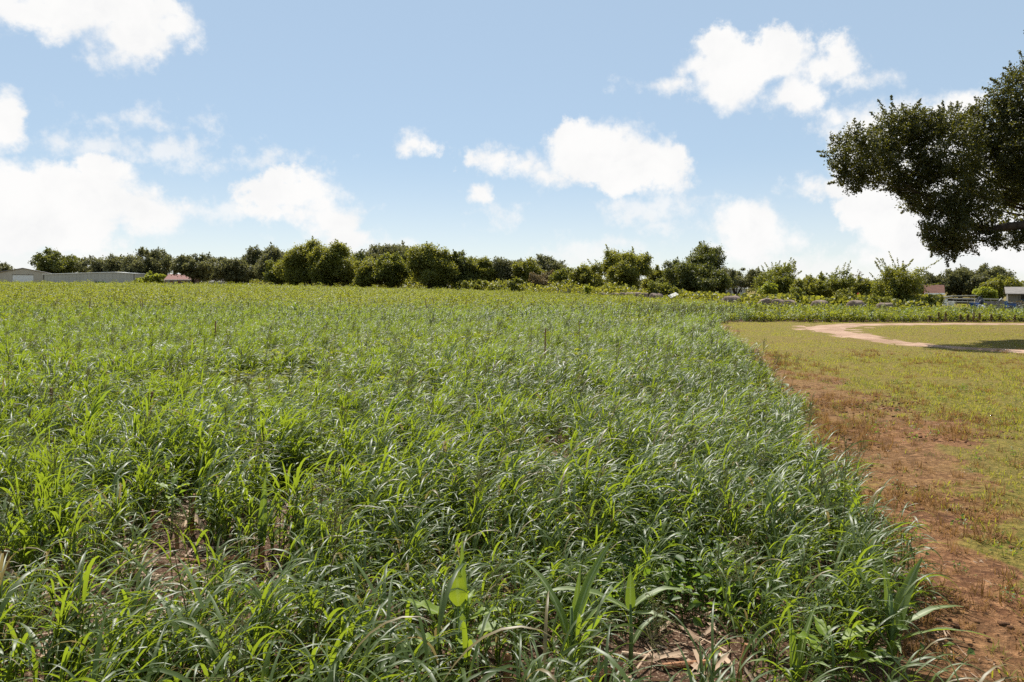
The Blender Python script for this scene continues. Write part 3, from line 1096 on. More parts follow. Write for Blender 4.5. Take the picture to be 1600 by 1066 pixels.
    kk = rng.random(len(bx_)) < np.clip(0.15 + 1.2 * (fbm2(bx_, by_, 1.3, 113, 3) - 0.35), 0, 1) * (0.2 + bareness(bx_, by_))
    x, y = np.concatenate([x, bx_[kk]]), np.concatenate([y, by_[kk]])
    ss = np.concatenate([rng.uniform(0.6, 1.25, len(x) - kk.sum()), rng.uniform(0.18, 0.42, kk.sum())])
    st_ = np.concatenate([rng.random(len(x) - kk.sum()), 0.35 * rng.random(kk.sum())])
    scatter('straw_litter', ST, np.stack([x, y, gz(x, y)], 1), rng.random(len(x)) * 6.28, ss, st_, 'dead straw and husk litter lying in the gaps', 'straw')

    CV = []
    for i in range(5):
        n = 22
        c = np.stack([rng.normal(0, .09, n), rng.normal(0, .09, n), 0.03 + 0.13 * rng.random(n)], 1)
        base = c * np.array([.6, .6, 0])
        L = rng.uniform(0.03, 0.06, n)
        CV.append(proto('low_weed', [cards(c, rng.normal(0, .45, (n, 3)) + np.array([0, 0, 1.]), L, L * .6), sticks(base, c, 0.0015, 0.001, 0.3)], M['cover']))
    x, y = wedge(1.6, 22, 7)
    keep = rng.random(len(x)) < 0.25 + 0.5 * vnoise(x, y, 0.9, 107) - 0.6 * (gap(x, y) > 0.75)
    xa, ya = ground_at(1010, 905)
    ex, ey = jittered(xa - .5, xa + .5, ya - .5, ya + .5, 60)
    x, y = np.concatenate([x[keep], ex]), np.concatenate([y[keep], ey])
    # a few green weeds on the bare strip
    rx_, ry_ = right_side(9, 1.5, 12, 12)
    kk = rng.random(len(rx_)) < 0.6 * vnoise(rx_, ry_, 1.3, 109)
    x, y = np.concatenate([x, rx_[kk]]), np.concatenate([y, ry_[kk]])
    s = np.concatenate([rng.uniform(.7, 1.5, len(x) - kk.sum()), rng.uniform(.25, .6, kk.sum())])
    scatter('low_weeds', CV, np.stack([x, y, gz(x, y)], 1), rng.random(len(x)) * 6.28, s, rng.random(len(x)), 'small round-leaved weeds under and beside the grass', 'weeds')


build_verge()


# ------------------------------------------------------------------ trees
def ball(n):
    v = rng.normal(size=(n, 3))
    return v / np.linalg.norm(v, axis=1)[:, None]


def limb_tree(mb, base, top_pts, r0):
    """a bent trunk that forks towards the given points"""
    base = Vector(base)
    for i, tp in enumerate(top_pts):
        tp = Vector(tp)
        mid = base.lerp(tp, 0.45) + Vector((random.uniform(-.1, .1), random.uniform(-.1, .1), random.uniform(0, .15))) * (tp - base).length
        mid.x = base.x + (mid.x - base.x) * 0.55
        mid.y = base.y + (mid.y - base.y) * 0.55
        r_ = r0 * (1.0 if i == 0 else 0.62)
        mb.tube([base, base.lerp(mid, .5) + Vector((random.uniform(-.05, .05), 0, 0)), mid, tp], [r_ * 1.15, r_ * .85, r_ * .6, r_ * .16], 7)


def make_tree(name, label, u, D, v_top, w_px, tone='dark', group=None, low=0.12, lobes=None, leaf=None, cover=3.0, flat=0.75, ragged=0.3, v_base=None, bare=False, depth=None, cat='tree', spray=0.16):
    """crown of leaf clumps spread over many uneven lobes inside the outline the photo shows"""
    X = px(u, D)
    Z0 = float(gz(X, D))
    H = zv(v_top, D) - Z0
    Wd = w_px / FPX * D
    root = empty(name, (X, D, Z0), 0, label, cat, group)
    rx, ry = Wd / 2 * (1.36 if D < 200 else 1.24), (depth or Wd * 0.9) / 2 * 1.1
    zc = H * (low + (1 - low) * 0.52)
    rzv = H * (1 - low) * 0.545
    leaf = leaf or max(0.13, 1.55 * D / (FPX * 0.64))
    nl = lobes or int(np.clip(20 + Wd * H * 0.6, 24, 80))
    C, Rr = [], []
    tries = 0
    while len(C) < nl and tries < 4000:
        tries += 1
        d = ball(1)[0]
        rad = rng.random() ** 0.45 * 0.86
        c = d * rad
        # fuller low and mid, dome at the top
        lr = rng.uniform(0.14, 0.33) * (1 - 0.3 * max(0, c[2]))
        if np.linalg.norm(c) + lr * 0.8 > 1.06:
            c *= (1.06 - lr * 0.8) / np.linalg.norm(c)
        lim = rng.uniform(0.62, 1.10) - lr * 0.6
        if np.linalg.norm(c) > lim:
            c *= lim / np.linalg.norm(c)
        C.append([c[0] * rx, c[1] * ry, zc + c[2] * rzv])
        Rr.append(lr * min(rx, rzv) * 1.15)
    C, Rr = np.array(C), np.array(Rr)
    if ragged:
        k_ = rng.integers(0, len(C), int(len(C) * ragged))
        out = C[k_] - np.array([0, 0, zc])
        C = np.concatenate([C, np.array([0, 0, zc]) + out * rng.uniform(1.04, 1.2, (len(k_), 1))])
        Rr = np.concatenate([Rr, Rr[k_] * 0.55])
    area = 4 * PI * Rr ** 2
    n_each = np.maximum(18, (cover * 0.55 * area / (leaf * leaf * 0.5))).astype(int)
    P, Nn, B = [], [], []
    for c, r_, n in zip(C, Rr, n_each):
        nc = max(5, int(n / 16))
        d = ball(nc)
        d[:, 2] = np.where(d[:, 2] < -0.5, -d[:, 2], d[:, 2])
        cc = c + d * (r_ * (0.45 + 0.68 * rng.random(nc) ** 0.8))[:, None] * np.array([1, 1, flat + 0.2])
        tone_c = rng.random() * 0.45 + 0.3 * rng.random(nc)
        j = rng.integers(0, nc, n)
        q = cc[j] + rng.normal(0, 1, (n, 3)) * (r_ * 0.16 + leaf * 0.35)
        P.append(q)
        Nn.append(d[j] * 0.7 + rng.normal(0, 0.7, (n, 3)) + np.array([0, 0, 0.35]))
        B.append(np.clip(tone_c[j] + 0.3 * rng.random(n), 0, 1))
    # leafy shoots that break the outline
    for q in range(int(26 + 3 * Wd)):
        i_ = rng.integers(0, len(C))
        o_ = (C[i_] - np.array([0, 0, zc * 0.8])) / np.array([rx, ry, rzv])
        if np.linalg.norm(o_) < 0.35:
            continue
        dd = o_ / np.linalg.norm(o_) + rng.normal(0, .35, 3) + np.array([0, 0, .45])
        dd /= np.linalg.norm(dd)
        ln = spray * min(rx, rzv) * rng.uniform(.5, 1.8)
        m_ = int(10 + 16 * ln / leaf / 4)
        f_ = rng.random(m_)
        P.append(C[i_] + dd * Rr[i_] * 0.9 + dd * (ln * f_)[:, None] + rng.normal(0, leaf * .5, (m_, 3)) * (1.2 - f_)[:, None])
        Nn.append(rng.normal(0, 1, (m_, 3)) + np.array([0, 0, .4]))
        B.append(np.clip(.3 + .6 * rng.random(m_), 0, 1))
    P, Nn, B = np.concatenate(P), np.concatenate(Nn), np.concatenate(B)
    P[:, 2] = np.maximum(P[:, 2], 0.05 + 0.2 * rng.random(len(P)))
    L = leaf * rng.uniform(0.6, 1.35, len(P))
    # trunk and limbs
    mb = MB()
    tops = [C[i] for i in rng.permutation(len(C))[:6 if not bare else 16]]
    tops.sort(key=lambda q: -q[2])
    limb_tree(mb, (0, 0, -0.1), tops, max(0.09, 0.022 * H + 0.012 * Wd))
    if bare:
        for i in range(90):
            a_ = Vector(tops[i % len(tops)]) * random.uniform(.55, 1.0)
            e_ = a_ + Vector((random.gauss(0, .5), random.gauss(0, .5), random.uniform(.1, .9))) * (0.14 * H)
            mb.tube([a_, a_.lerp(e_, .5) + Vector((random.gauss(0, .04), 0, 0)) * H * .3, e_], [0.03, 0.022, 0.01], 3, False)
    mb.build('trunk', M['bark_pale'] if bare else M['bark'], root, True)
    if bare:
        keep = rng.random(len(P)) < 0.035
        P, Nn, B, L = P[keep], Nn[keep], B[keep], L[keep]
    V, F, r_ = cards(P, Nn, L, L * 0.72, rnd=B)
    me = np_mesh('crown', V, F, {'rnd': r_})
    link('crown', me, TREE_MATS[tone], root)
    return root


TREES = [
    # u, D, v_top, width, tone, low, extra, label
    (4, 330, 414, 32, 'grey', .1, {}, 'small olive tree at the edge of the view beside the gabled shed'),
    (88, 315, 394, 74, 'dark', .16, dict(depth=22), 'lone round-headed tree rising behind the long metal shed'),
    (165, 300, 401, 82, 'grey', .08, {}, 'grey-olive tree above the right part of the long shed roof'),
    (232, 292, 391, 80, 'grey', .06, dict(depth=22), 'broad tall grey-olive tree behind the bright round bush'),
    (302, 262, 399, 68, 'grey', .18, {}, 'spreading tree with forked trunk in front of the red-roofed house'),
    (332, 285, 402, 50, 'grey', .05, {}, 'dusky tree crown squeezed between the red-roofed house and white hut'),
    (368, 230, 404, 66, 'grey', .05, {}, 'low dusky tree just right of the small white hut'),
    (402, 240, 391, 60, 'grey', .05, {}, 'dusky tree behind and above the low one by the white hut'),
    (432, 215, 387, 56, 'grey', .05, {}, 'tall dusky tree left of the yellow-green bushy pair'),
    (435, 165, 408, 44, 'light', .02, {}, 'yellow-green bush-like tree at the foot of the tall dusky one'),
    (466, 152, 392, 52, 'mid', .02, {}, 'mid-green tree leaning against the two tallest dense trees'),
    (484, 148, 379, 56, 'mid', .03, {}, 'dense tall tree, left one of the tight dark pair'),
    (520, 144, 380, 60, 'mid', .03, dict(depth=9), 'dense tall tree, right one of the tight dark pair'),
    (566, 160, 402, 50, 'mid', .03, {}, 'shorter tree filling the dip beside the tight dark pair'),
    (600, 178, 381, 80, 'grey', .1, {}, 'taller olive tree peeping out behind two yellowish round trees'),
    (578, 139, 406, 54, 'mid', .02, {}, 'yellowish round tree before the dip, branches down to the field'),
    (612, 138, 398, 48, 'light', .02, {}, 'golden-green round tree in front of the taller olive tree'),
    (640, 150, 388, 40, 'dark', .05, {}, 'narrow dark tree hidden beside the big rounded one'),
    (672, 134, 381, 66, 'mid', .02, dict(depth=9), 'big rounded mid-green tree near the middle of the tree line'),
    (716, 136, 395, 42, 'dark', .03, {}, 'dark upright tree right next to the big rounded one'),
    (752, 138, 406, 50, 'mid', .03, {}, 'lower yellowish tree behind the pale shrubs of the tree line'),
    (790, 140, 404, 56, 'grey', .03, {}, 'grey-brown tree behind the pale shrubs, right of the yellowish one'),
    (828, 136, 406, 50, 'mid', .03, {}, 'low green tree left of the pair of gate posts'),
    (735, 150, 404, 60, 'mid', .02, {}, 'olive tree filling the gap behind the dark upright one'),
    (812, 152, 408, 64, 'grey', .02, {}, 'greyish tree filling the line left of the domed dark one'),
    (552, 150, 396, 46, 'dark', .02, {}, 'narrow dusky tree wedged beside the tight dark pair'),
    (858, 175, 402, 52, 'grey', .15, {}, 'domed dark tree standing far behind the gate posts'),
    (850, 122, 424, 52, 'brown', .02, dict(cover=1.6), 'low brownish half-dead tree behind the gate posts'),
    (888, 118, 418, 46, 'light', .02, {}, 'light green tree directly above the gate posts'),
    (922, 114, 414, 54, 'mid', .02, {}, 'wispy green tree beside the small bright sapling'),
    (978, 104, 393, 84, 'mid', .02, dict(ragged=.5, depth=8, spray=.3), 'wide loose-crowned dark green tree behind the row of hay bales'),
    (1030, 108, 416, 44, 'mid', .02, {}, 'slim green tree between the loose-crowned tree and the tall dark one'),
    (1068, 100, 403, 66, 'dark', .02, dict(depth=7), 'heavy lower dark tree under the tall two-tiered crown'),
    (1102, 102, 377, 54, 'dark', .04, dict(ragged=.4, cover=1.9), 'tallest dark tree with a high airy crown top'),
    (1112, 97, 420, 50, 'dark', .01, {}, 'very dark skirted tree at the foot of the airy crown'),
    (1150, 170, 419, 76, 'grey', .22, dict(depth=14), 'umbrella-shaped tree with trunk showing beside the pale house'),
    (1197, 78, 438, 28, 'bright', .02, {}, 'small yellow-green tree in front of the sparse brown-topped one'),
    (1212, 84, 413, 56, 'light', .04, dict(ragged=.5, cover=1.0, spray=.35), 'sparse brown-topped tree with daylight through its crown'),
    (1222, 80, 431, 36, 'light', .02, {}, 'yellow-green tree under the sparse brown-topped crown'),
    (1262, 76, 430, 46, 'mid', .02, {}, 'dark compact tree right of the sparse brown-topped one'),
    (1284, 74, 432, 30, 'mid', .02, {}, 'narrow green tree left of the spindly light one'),
    (1309, 72, 421, 38, 'light', .03, dict(ragged=.7, cover=1.1, spray=.45), 'spindly light green tree left of the bare twiggy one'),
    (1338, 86, 420, 36, 'brown', .1, dict(bare=True), 'bare twiggy dead tree between green ones'),
    (1352, 76, 434, 44, 'mid', .02, {}, 'olive bushy tree under the bare twigs'),
    (1385, 72, 432, 40, 'light', .02, {}, 'light bushy tree behind the ragged one near the teal cart'),
    (1408, 62, 403, 56, 'mid', .02, dict(ragged=.8, cover=1.3, depth=3.4, spray=.5), 'ragged dark tree with upswept shoots in front of the teal cart'),
    (1462, 150, 429, 62, 'grey', .05, {}, 'far grey-green tree left of the big clump behind the red shed'),
    (1500, 150, 422, 56, 'grey', .03, {}, 'far tree at the shoulder of the clump behind the long open shed'),
    (1536, 148, 414, 72, 'grey', .03, dict(depth=12), 'highest dome of the far clump above the long open shed'),
    (1563, 138, 429, 46, 'mid', .02, {}, 'mid-green tree at the end of the far clump by the grey barn'),
    (1600, 160, 448, 40, 'grey', .02, {}, 'low far tree behind the grey barn'),
    (1660, 140, 425, 90, 'grey', .05, {}, 'far tree just past the grey barn'),
    (-50, 320, 398, 80, 'grey', .05, {}, 'far tree beyond the gabled shed'),
]
for (u, D, vt, w, tone, low, ex, lab) in TREES:
    make_tree('dead_tree' if ex.get('bare') else 'tree', lab, u, D, vt, w, tone, 'trees along the far edge of the field', low, **ex)

# upswept shoots of the ragged tree: three extra leaders
SHRUBS = [
    (241, 246, 427, 30, 'bright', 'bright yellow-green round bush in front of the dusky trees'),
    (217, 250, 435, 16, 'bright', 'small pale bush at the end of the long shed'),
    (742, 122, 438, 34, 'light', 'pale shrub at the foot of the dark upright tree'),
    (775, 118, 441, 28, 'light', 'pale upright shrub, second of three along the tree line'),
    (806, 116, 437, 30, 'light', 'feathery pale shrub, last of three along the tree line'),
    (1036, 88, 438, 34, 'light', 'rounded olive shrub behind the hay bales'),
    (1320, 62, 452, 32, 'mid', 'grey-green shrub behind the lone dark hay bale'),
    (1246, 64, 452, 34, 'light', 'low green shrub below the dark compact tree'),
    (1372, 58, 462, 34, 'light', 'light scrubby bush beside the teal cart'),
    (1455, 60, 461, 30, 'mid', 'straggly bush in front of the red shed'),
    (1539, 118, 447, 26, 'bright', 'bright green rounded bush in front of the far clump'),
    (1590, 74, 470, 30, 'brown', 'brownish scrub beside the scrap heap'),
]
for (u, D, vt, w, tone, lab) in SHRUBS:
    make_tree('shrub', lab, u, D, vt, w, tone, 'shrubs along the far edge of the field', 0.0, cat='shrub')
make_tree('sapling', 'small bright sapling standing alone beside the gate posts', 918, 88, 446, 10, 'bright', None, 0.15, cover=1.2, cat='sapling')


def distant_woods():
    n = 26000
    a = rng.uniform(-0.85, 0.85, n)
    D = rng.uniform(420, 480, n)
    x, y = np.tan(a) * D, D
    h = 5.0 + 5.0 * fbm2(x * 0.02, a * 0, 1.0, 141, 3)
    z = gz(x, y) + h * rng.random(n) ** 0.6
    V, F, r_ = cards(np.stack([x, y, z], 1), ball(n) + np.array([0, -.5, .6]), 1.9, 1.5)
    tag(link('distant_woods', np_mesh('distant_woods', V, F, {'rnd': r_}), TREE_MATS['grey']), 'far-off low woods on the horizon behind the tree line', 'woods', kind='stuff')


distant_woods()


# scrub along the tree line foot so that no crown floats above the crop
def scrub():
    n = 16000
    u = rng.uniform(390, 1470, n)
    D = np.interp(u, [390, 520, 700, 800, 940, 1060, 1130, 1200, 1470], [205, 150, 137, 121, 97, 92, 78, 66, 62]) + rng.normal(0, 2.5, n)
    x = (u - 800) / FPX * D
    h = 0.6 + 2.8 * fbm2(x, D, 0.25, 151, 3) * np.interp(u, [390, 900, 1100, 1470], [1.0, 1.0, 0.5, 0.45])
    z = gz(x, D) + h * rng.random(n)
    V, F, r_ = cards(np.stack([x, D, z], 1), ball(n) + np.array([0, 0, .4]), 0.42, 0.3)
    tag(link('scrub_undergrowth', np_mesh('scrub_undergrowth', V, F, {'rnd': r_}), TREE_MATS['mid']), 'ragged undergrowth along the foot of the tree line', 'undergrowth', kind='stuff')


scrub()


def build_oak():
    TX, TY = 21.6, 24.0
    root = empty('live_oak', (TX, TY, float(gz(TX, TY))), 0, 'big dark live oak reaching its boughs in from the edge of the picture', 'tree')
    Z0 = root.location.z
    #        u     v    r   dD
    near = [(1334, 236, 40, -.8), (1362, 255, 40, -.2), (1332, 276, 24, -.6), (1398, 205, 36, 0), (1420, 190, 24, .4), (1441, 196, 30, -.4), (1418, 250, 52, .2), (1478, 232, 56, -.4),
            (1500, 200, 34, .5), (1475, 292, 52, -.2), (1436, 308, 26, .6), (1408, 290, 20, .2), (1516, 322, 42, 0), (1480, 352, 38, -.5), (1478, 386, 20, -.3), (1460, 368, 20, .1), (1505, 368, 28, .2),
            (1556, 196, 44, .3), (1590, 150, 40, -.2), (1610, 120, 28, .1), (1560, 262, 60, .6), (1602, 222, 66, -.3), (1604, 288, 40, .4), (1590, 372, 13, .2), (1550, 372, 12, -.2), (1625, 372, 16, .3)]
    P, N_, B = [], [], []
    tips = []
    for (u, v, r_, dd) in near:
        D = 23.0 + dd
        c = np.array([px(u, D) - TX, D - TY, zv(v, D) - Z0])
        R_ = r_ / FPX * D
        tips.append(c)
        nc = int(165 * (r_ / 40) ** 2) + 14
        d = ball(nc)
        cc = c + d * (R_ * (0.35 + 0.66 * rng.random(nc) ** 0.6))[:, None]
        tone = rng.random()
        for q in cc:
            m_ = 26
            P.append(q + rng.normal(0, 0.075, (m_, 3)))
            N_.append(rng.normal(0, 1, (m_, 3)) + np.array([0, 0, 0.55]))
            B.append(np.clip(0.3 * tone + 0.25 * rng.random() + 0.42 * rng.random(m_), 0, 1))
        for q in range(int(16 * (r_ / 40)) + 3):
            d = ball(1)[0]
            d[1] *= 0.5
            ln = rng.uniform(0.15, 0.5)
            m_ = int(40 * ln / 0.3)
            f_ = rng.random(m_) ** 0.8
            P.append(c + d * R_ * 0.9 + (d + np.array([0, 0, .25])) * (ln * f_)[:, None] + rng.normal(0, 0.045, (m_, 3)) * (1.25 - f_)[:, None])
            N_.append(rng.normal(0, 1, (m_, 3)) + np.array([0, 0, 0.4]))
            B.append(np.clip(0.35 + 0.5 * rng.random(m_), 0, 1))
    P1, N1, B1 = np.concatenate(P), np.concatenate(N_), np.concatenate(B)
    L1 = rng.uniform(0.05, 0.10, len(P1))
    # the crown outside the picture, coarser
    far = [(18.2, 24.2, 6.8, 1.7), (19.5, 21.5, 8.4, 1.9), (21.5, 24.5, 8.8, 2.2), (23.5, 22, 7.6, 2.2), (25.5, 24, 6.0, 2.1), (26.3, 21.5, 5.0, 1.6), (21, 26.5, 6.2, 2.2), (22.5, 19.5, 6.4, 2.0), (18.6, 22.8, 4.9, 1.5), (19.2, 25.6, 4.8, 1.5), (24.5, 26.2, 5.4, 1.9), (20.5, 20.0, 5.2, 1.5), (18.0, 22.2, 8.0, 1.1), (17.0, 22.4, 10.4, 0.35)]
    P, N_, B = [], [], []
    for (x, y, z, R_) in far:
        x, y = x + 1.0, y + 1.0
        n = int(900 * R_ * R_ * (1 if R_ > .5 else 4))
        d = ball(n)
        P.append(np.array([x - TX, y - TY, z - Z0]) + d * (R_ * (0.55 + 0.5 * rng.random(n)))[:, None])
        N_.append(d + rng.normal(0, .7, (n, 3)))
        B.append(rng.random(n) * 0.9)
        tips.append(np.array([x - TX, y - TY, z - Z0]))
    P2, N2, B2 = np.concatenate(P), np.concatenate(N_), np.concatenate(B)
    L2 = rng.uniform(0.10, 0.18, len(P2))
    V, F, r_ = cards(np.concatenate([P1, P2]), np.concatenate([N1, N2]), np.concatenate([L1, L2]), np.concatenate([L1 * 0.6, L2 * .6]), rnd=np.concatenate([B1, B2]))
    link('crown', np_mesh('crown', V, F, {'rnd': r_}), M['oakleaf'], root)
    mb = MB()
    mb.tube([(0, 0, -.2), (.05, 0, .5), (-.05, .05, 1.3), (.1, 0, 2.2), (0, .1, 3.0)], [.62, .50, .44, .42, .40], 12)
    mb.build('trunk', M['bark'], root, True)
    mb = MB()
    # the long bough seen at the picture's edge
    a = np.array([0, .1, 2.6])
    for (u, v, D, w) in [(1600, 352, 23.2, .18), (1540, 362, 23.0, .12), (1470, 330, 22.9, .07), (1410, 285, 22.8, .035)]:
        q = np.array([px(u, D) - TX, D - TY, zv(v, D) - Z0])
        m_ = (a + q) / 2 + np.array([0, 0, .05])
        mb.tube([a, m_, q], [w * 1.35, w * 1.15, w], 8)
        a = q
    src = np.array([px(1540, 23) - TX, 23 - TY, zv(362, 23) - Z0])
    for i, q in enumerate(tips):
        s0 = src if (q[0] < -4.5 and q[2] < 5.2) else np.array([-1.2, 0, 3.6]) if q[0] < -2.5 else np.array([0, .1, 2.9])
        s0 = s0 + rng.normal(0, .1, 3)
        m_ = (s0 + q) / 2 + rng.normal(0, .22, 3)
        w = 0.035 if q[0] < -4.5 else 0.06 if i < len(near) else 0.13
        mb.tube([s0, m_, q], [w, w * .65, w * .2], 5)
    mb.build('bough', M['bark'], root, True)
    # dead hanging twigs under the crown
    for (u0, v0, u1, v1) in [(1511, 365, 1521, 398), (1583, 372, 1560, 390), (1602, 368, 1586, 384), (1424, 322, 1410, 330), (1465, 395, 1472, 406), (1330, 292, 1322, 300)]:
        D = 23.0
        A_ = Vector((px(u0, D) - TX, D - TY, zv(v0, D) - Z0))
        E_ = Vector((px(u1, D) - TX, D - TY, zv(v1, D) - Z0))
        t_ = MB()
        t_.tube([A_, A_.lerp(E_, .5) + Vector((.05, .02, .04)), E_], [.012, .008, .004], 4)
        h = A_.lerp(E_, .5)
        t_.tube([h, h.lerp(E_, .6) + Vector((-.12, .02, -.03))], [.006, .003], 4)
        t_.build('dead_twig', M['bark_pale'], root)


build_oak()


# ------------------------------------------------------------------ buildings and yard things
M['metal_beige'] = plain('painted_metal_beige', (0.44, 0.40, 0.33), 0.6, 0.12, 0.6, stretch=(1, 1, .3))
M['metal_pale'] = plain('painted_metal_pale', (0.42, 0.41, 0.365), 0.6, 0.12, 0.5, stretch=(1, 1, .3))
M['metal_white'] = plain('painted_metal_white', (0.78, 0.78, 0.76), 0.5, 0.12, 1.5)
M['trim_dark'] = plain('dark_trim', (0.07, 0.065, 0.06), 0.6, 0.3, 2)
M['roof_tin'] = plain('tin_roof', (0.50, 0.50, 0.48), 0.42, 0.2, 1.0, metal=0.2)
M['roof_dull'] = plain('dull_shingle_roof', (0.19, 0.172, 0.155), 0.85, 0.3, 2.0)
M['roof_red'] = plain('red_brown_roof', (0.22, 0.09, 0.07), 0.8, 0.3, 2.5)
M['brick'] = plain('house_brick', (0.20, 0.12, 0.09), 0.9, 0.3, 4)
M['glass'] = plain('dark_glass', (0.03, 0.035, 0.04), 0.12, 0.2, 1, spec=0.6)
M['barn_red'] = plain('barn_red', (0.34, 0.060, 0.05), 0.8, 0.35, 3, stretch=(3, 3, .4))
M['rust_roof'] = plain('rusty_roof', (0.19, 0.085, 0.055), 0.8, scale=2.5, col2=(0.12, 0.055, 0.04))
M['grey_wood'] = plain('weathered_wood', (0.19, 0.175, 0.155), 0.9, 0.35, 5, stretch=(2, 2, .3))
M['teal'] = plain('teal_paint', (0.06, 0.26, 0.24), 0.5, 0.3, 2)
M['teal_dull'] = plain('faded_teal_paint', (0.12, 0.24, 0.25), 0.6, 0.3, 2)
M['tractor_green'] = plain('tractor_green', (0.03, 0.12, 0.045), 0.5, 0.3, 2)
M['rubber'] = plain('rubber', (0.02, 0.02, 0.02), 0.85, 0.3, 4)
M['hay'] = plain('weathered_hay', (0.27, 0.205, 0.165), 0.95, scale=5, col2=(0.11, 0.085, 0.07), bump=1.0, stretch=(1, 1, 1.6), spec=0.1)
M['blue'] = plain('blue_plastic', (0.03, 0.09, 0.30), 0.45, 0.25, 2)
M['black_tarp'] = plain('black_tarp', (0.018, 0.02, 0.026), 0.5, 0.3, 3)
M['scrap'] = plain('scrap_metal', (0.22, 0.20, 0.19), 0.55, scale=3, col2=(0.11, 0.085, 0.07), metal=0.2)
M['scrap_blue'] = plain('dull_blue_metal', (0.10, 0.17, 0.26), 0.5, 0.3, 3)
M['sign_red'] = plain('red_reflector', (0.62, 0.03, 0.025), 0.35, 0.1, 3)


def gabled_shed():
    D = 285
    X = px(36, D)
    z = float(gz(X, D))
    r_ = empty('metal_shed', (X, D, z), R(33), 'beige gabled metal shed with a white roll-up door', 'shed')
    w, he, hr, dp = 9.6, 5.0, 7.2, 16
    # front wall with the door opening
    mb = MB()
    dw, dh = 3.6, 4.45
    mb.add([(-w, 0, 0), (-dw, 0, 0), (-dw, 0, dh), (dw, 0, dh), (dw, 0, 0), (w, 0, 0), (w, 0, he), (0, 0, hr), (-w, 0, he)], [(0, 1, 2, 8), (2, 3, 6, 7, 8), (4, 5, 6, 3)])
    mb.add([(-w, 0, 0), (-w, 0, he), (-w, dp, he), (-w, dp, 0)], [(0, 1, 2, 3)])
    mb.add([(w, 0, 0), (w, 0, he), (w, dp, he), (w, dp, 0)], [(3, 2, 1, 0)])
    mb.add([(-w, dp, 0), (-w, dp, he), (0, dp, hr), (w, dp, he), (w, dp, 0)], [(0, 1, 2, 3, 4)])
    mb.build('wall', M['metal_beige'], r_)
    rf = MB()
    for s in (-1, 1):
        rf.add([(0, -.35, hr + .05), (s * (w + .35), -.35, he - .04), (s * (w + .35), dp + .35, he - .04), (0, dp + .35, hr + .05),
                (0, -.35, hr + .23), (s * (w + .35), -.35, he + .14), (s * (w + .35), dp + .35, he + .14), (0, dp + .35, hr + .23)],
               [(0, 1, 2, 3), (4, 7, 6, 5), (0, 4, 5, 1), (1, 5, 6, 2), (2, 6, 7, 3)])
    ro = rf.build('roof', M['roof_dull'], r_)
    for s in (-1, 1):
        MB().tube([(0, -.42, hr + .14), (s * (w + .4), -.42, he + .05)], .12, 4).build('rake_trim', M['trim_dark'], ro)
        MB().box(s * w - .14, s * w + .14, -.1, .04, 0, he - .08).build('corner_trim', M['trim_dark'], r_)
    do = MB().box(-dw, dw, .18, .26, 0, dh).build('door', M['metal_white'], r_)
    for i in range(7):
        MB().box(-dw + .03, dw - .03, .13, .178, i * dh / 7 + .03, (i + 1) * dh / 7 - .03).build('slat', M['metal_white'], do)
    MB().box(-dw - .12, dw + .12, -.06, -.004, dh, dh + .16).build('door_header', M['trim_dark'], r_)


def long_shed():
    D = 275
    x0, x1, xr = px(68, D), px(210, D), px(179, D)
    z = float(gz(px(140, D), D)) - .2
    r_ = empty('long_shed', (x0, D, z), 0, 'long low pale metal shed beside the gabled one', 'shed')
    w = x1 - x0
    rx = xr - x0
    hl, hr, he = zv(429, D) - z, zv(426, D) - z, zv(428, D) - z
    mb = MB()
    mb.prism([(0, 0), (w, 0), (w, he), (rx, hr), (0, hl)], 0, 14)
    wall = mb.build('wall', M['metal_pale'], r_)
    for i in range(1, 25):
        xx = w * i / 25
        top = np.interp(xx, [0, rx, w], [hl, hr, he])
        MB().box(xx - .05, xx + .05, -.05, -.003, 0, top - .1).build('rib', M['metal_pale'], wall)
    rf = MB()
    rf.add([(-.3, -.3, hl - .02), (rx, -.3, hr + .02), (w + .3, -.3, he), (-.3, 14.3, hl - .02), (rx, 14.3, hr + .02), (w + .3, 14.3, he),
            (-.3, -.3, hl + .25), (rx, -.3, hr + .29), (w + .3, -.3, he + .27), (-.3, 14.3, hl + .25), (rx, 14.3, hr + .29), (w + .3, 14.3, he + .27)],
           [(0, 1, 7, 6), (1, 2, 8, 7), (6, 7, 10, 9), (7, 8, 11, 10), (0, 6, 9, 3), (2, 5, 11, 8), (3, 9, 10, 4), (4, 10, 11, 5)])
    rf.build('roof', M['metal_white'], r_)
    for xx in (.1, w - .1):
        MB().box(xx - .14, xx + .14, -.14, -.06, 0, (hl if xx < 1 else he) - .1).build('corner_trim', M['trim_dark'], r_)


def wheel(parent, x, y, z, rad, wid, ax='y'):
    mb = MB()
    prof = [(rad * .55, -wid / 2), (rad * .93, -wid / 2), (rad, -wid * .3), (rad, wid * .3), (rad * .93, wid / 2), (rad * .55, wid / 2)]
    n = 20
    vs, fs = [], []
    for i in range(n):
        a = 2 * PI * i / n
        for (r0, o) in prof:
            vs.append((r0 * math.cos(a), o, r0 * math.sin(a)))
    k_ = len(prof)
    for i in range(n):
        for j in range(k_):
            fs.append((i * k_ + j, ((i + 1) % n) * k_ + j, ((i + 1) % n) * k_ + (j + 1) % k_, i * k_ + (j + 1) % k_))
    mb.add(vs, fs)
    rot = (0, 0, 0) if ax == 'y' else (0, 0, PI / 2)
    w_ = mb.build('wheel', M['rubber'], parent, True, (x, y, z), rot)
    hb = MB()
    hb.tube([(0, -wid * .3, 0), (0, wid * .3, 0)], rad * .58, 14)
    hb.build('rim', M['scrap'], w_)


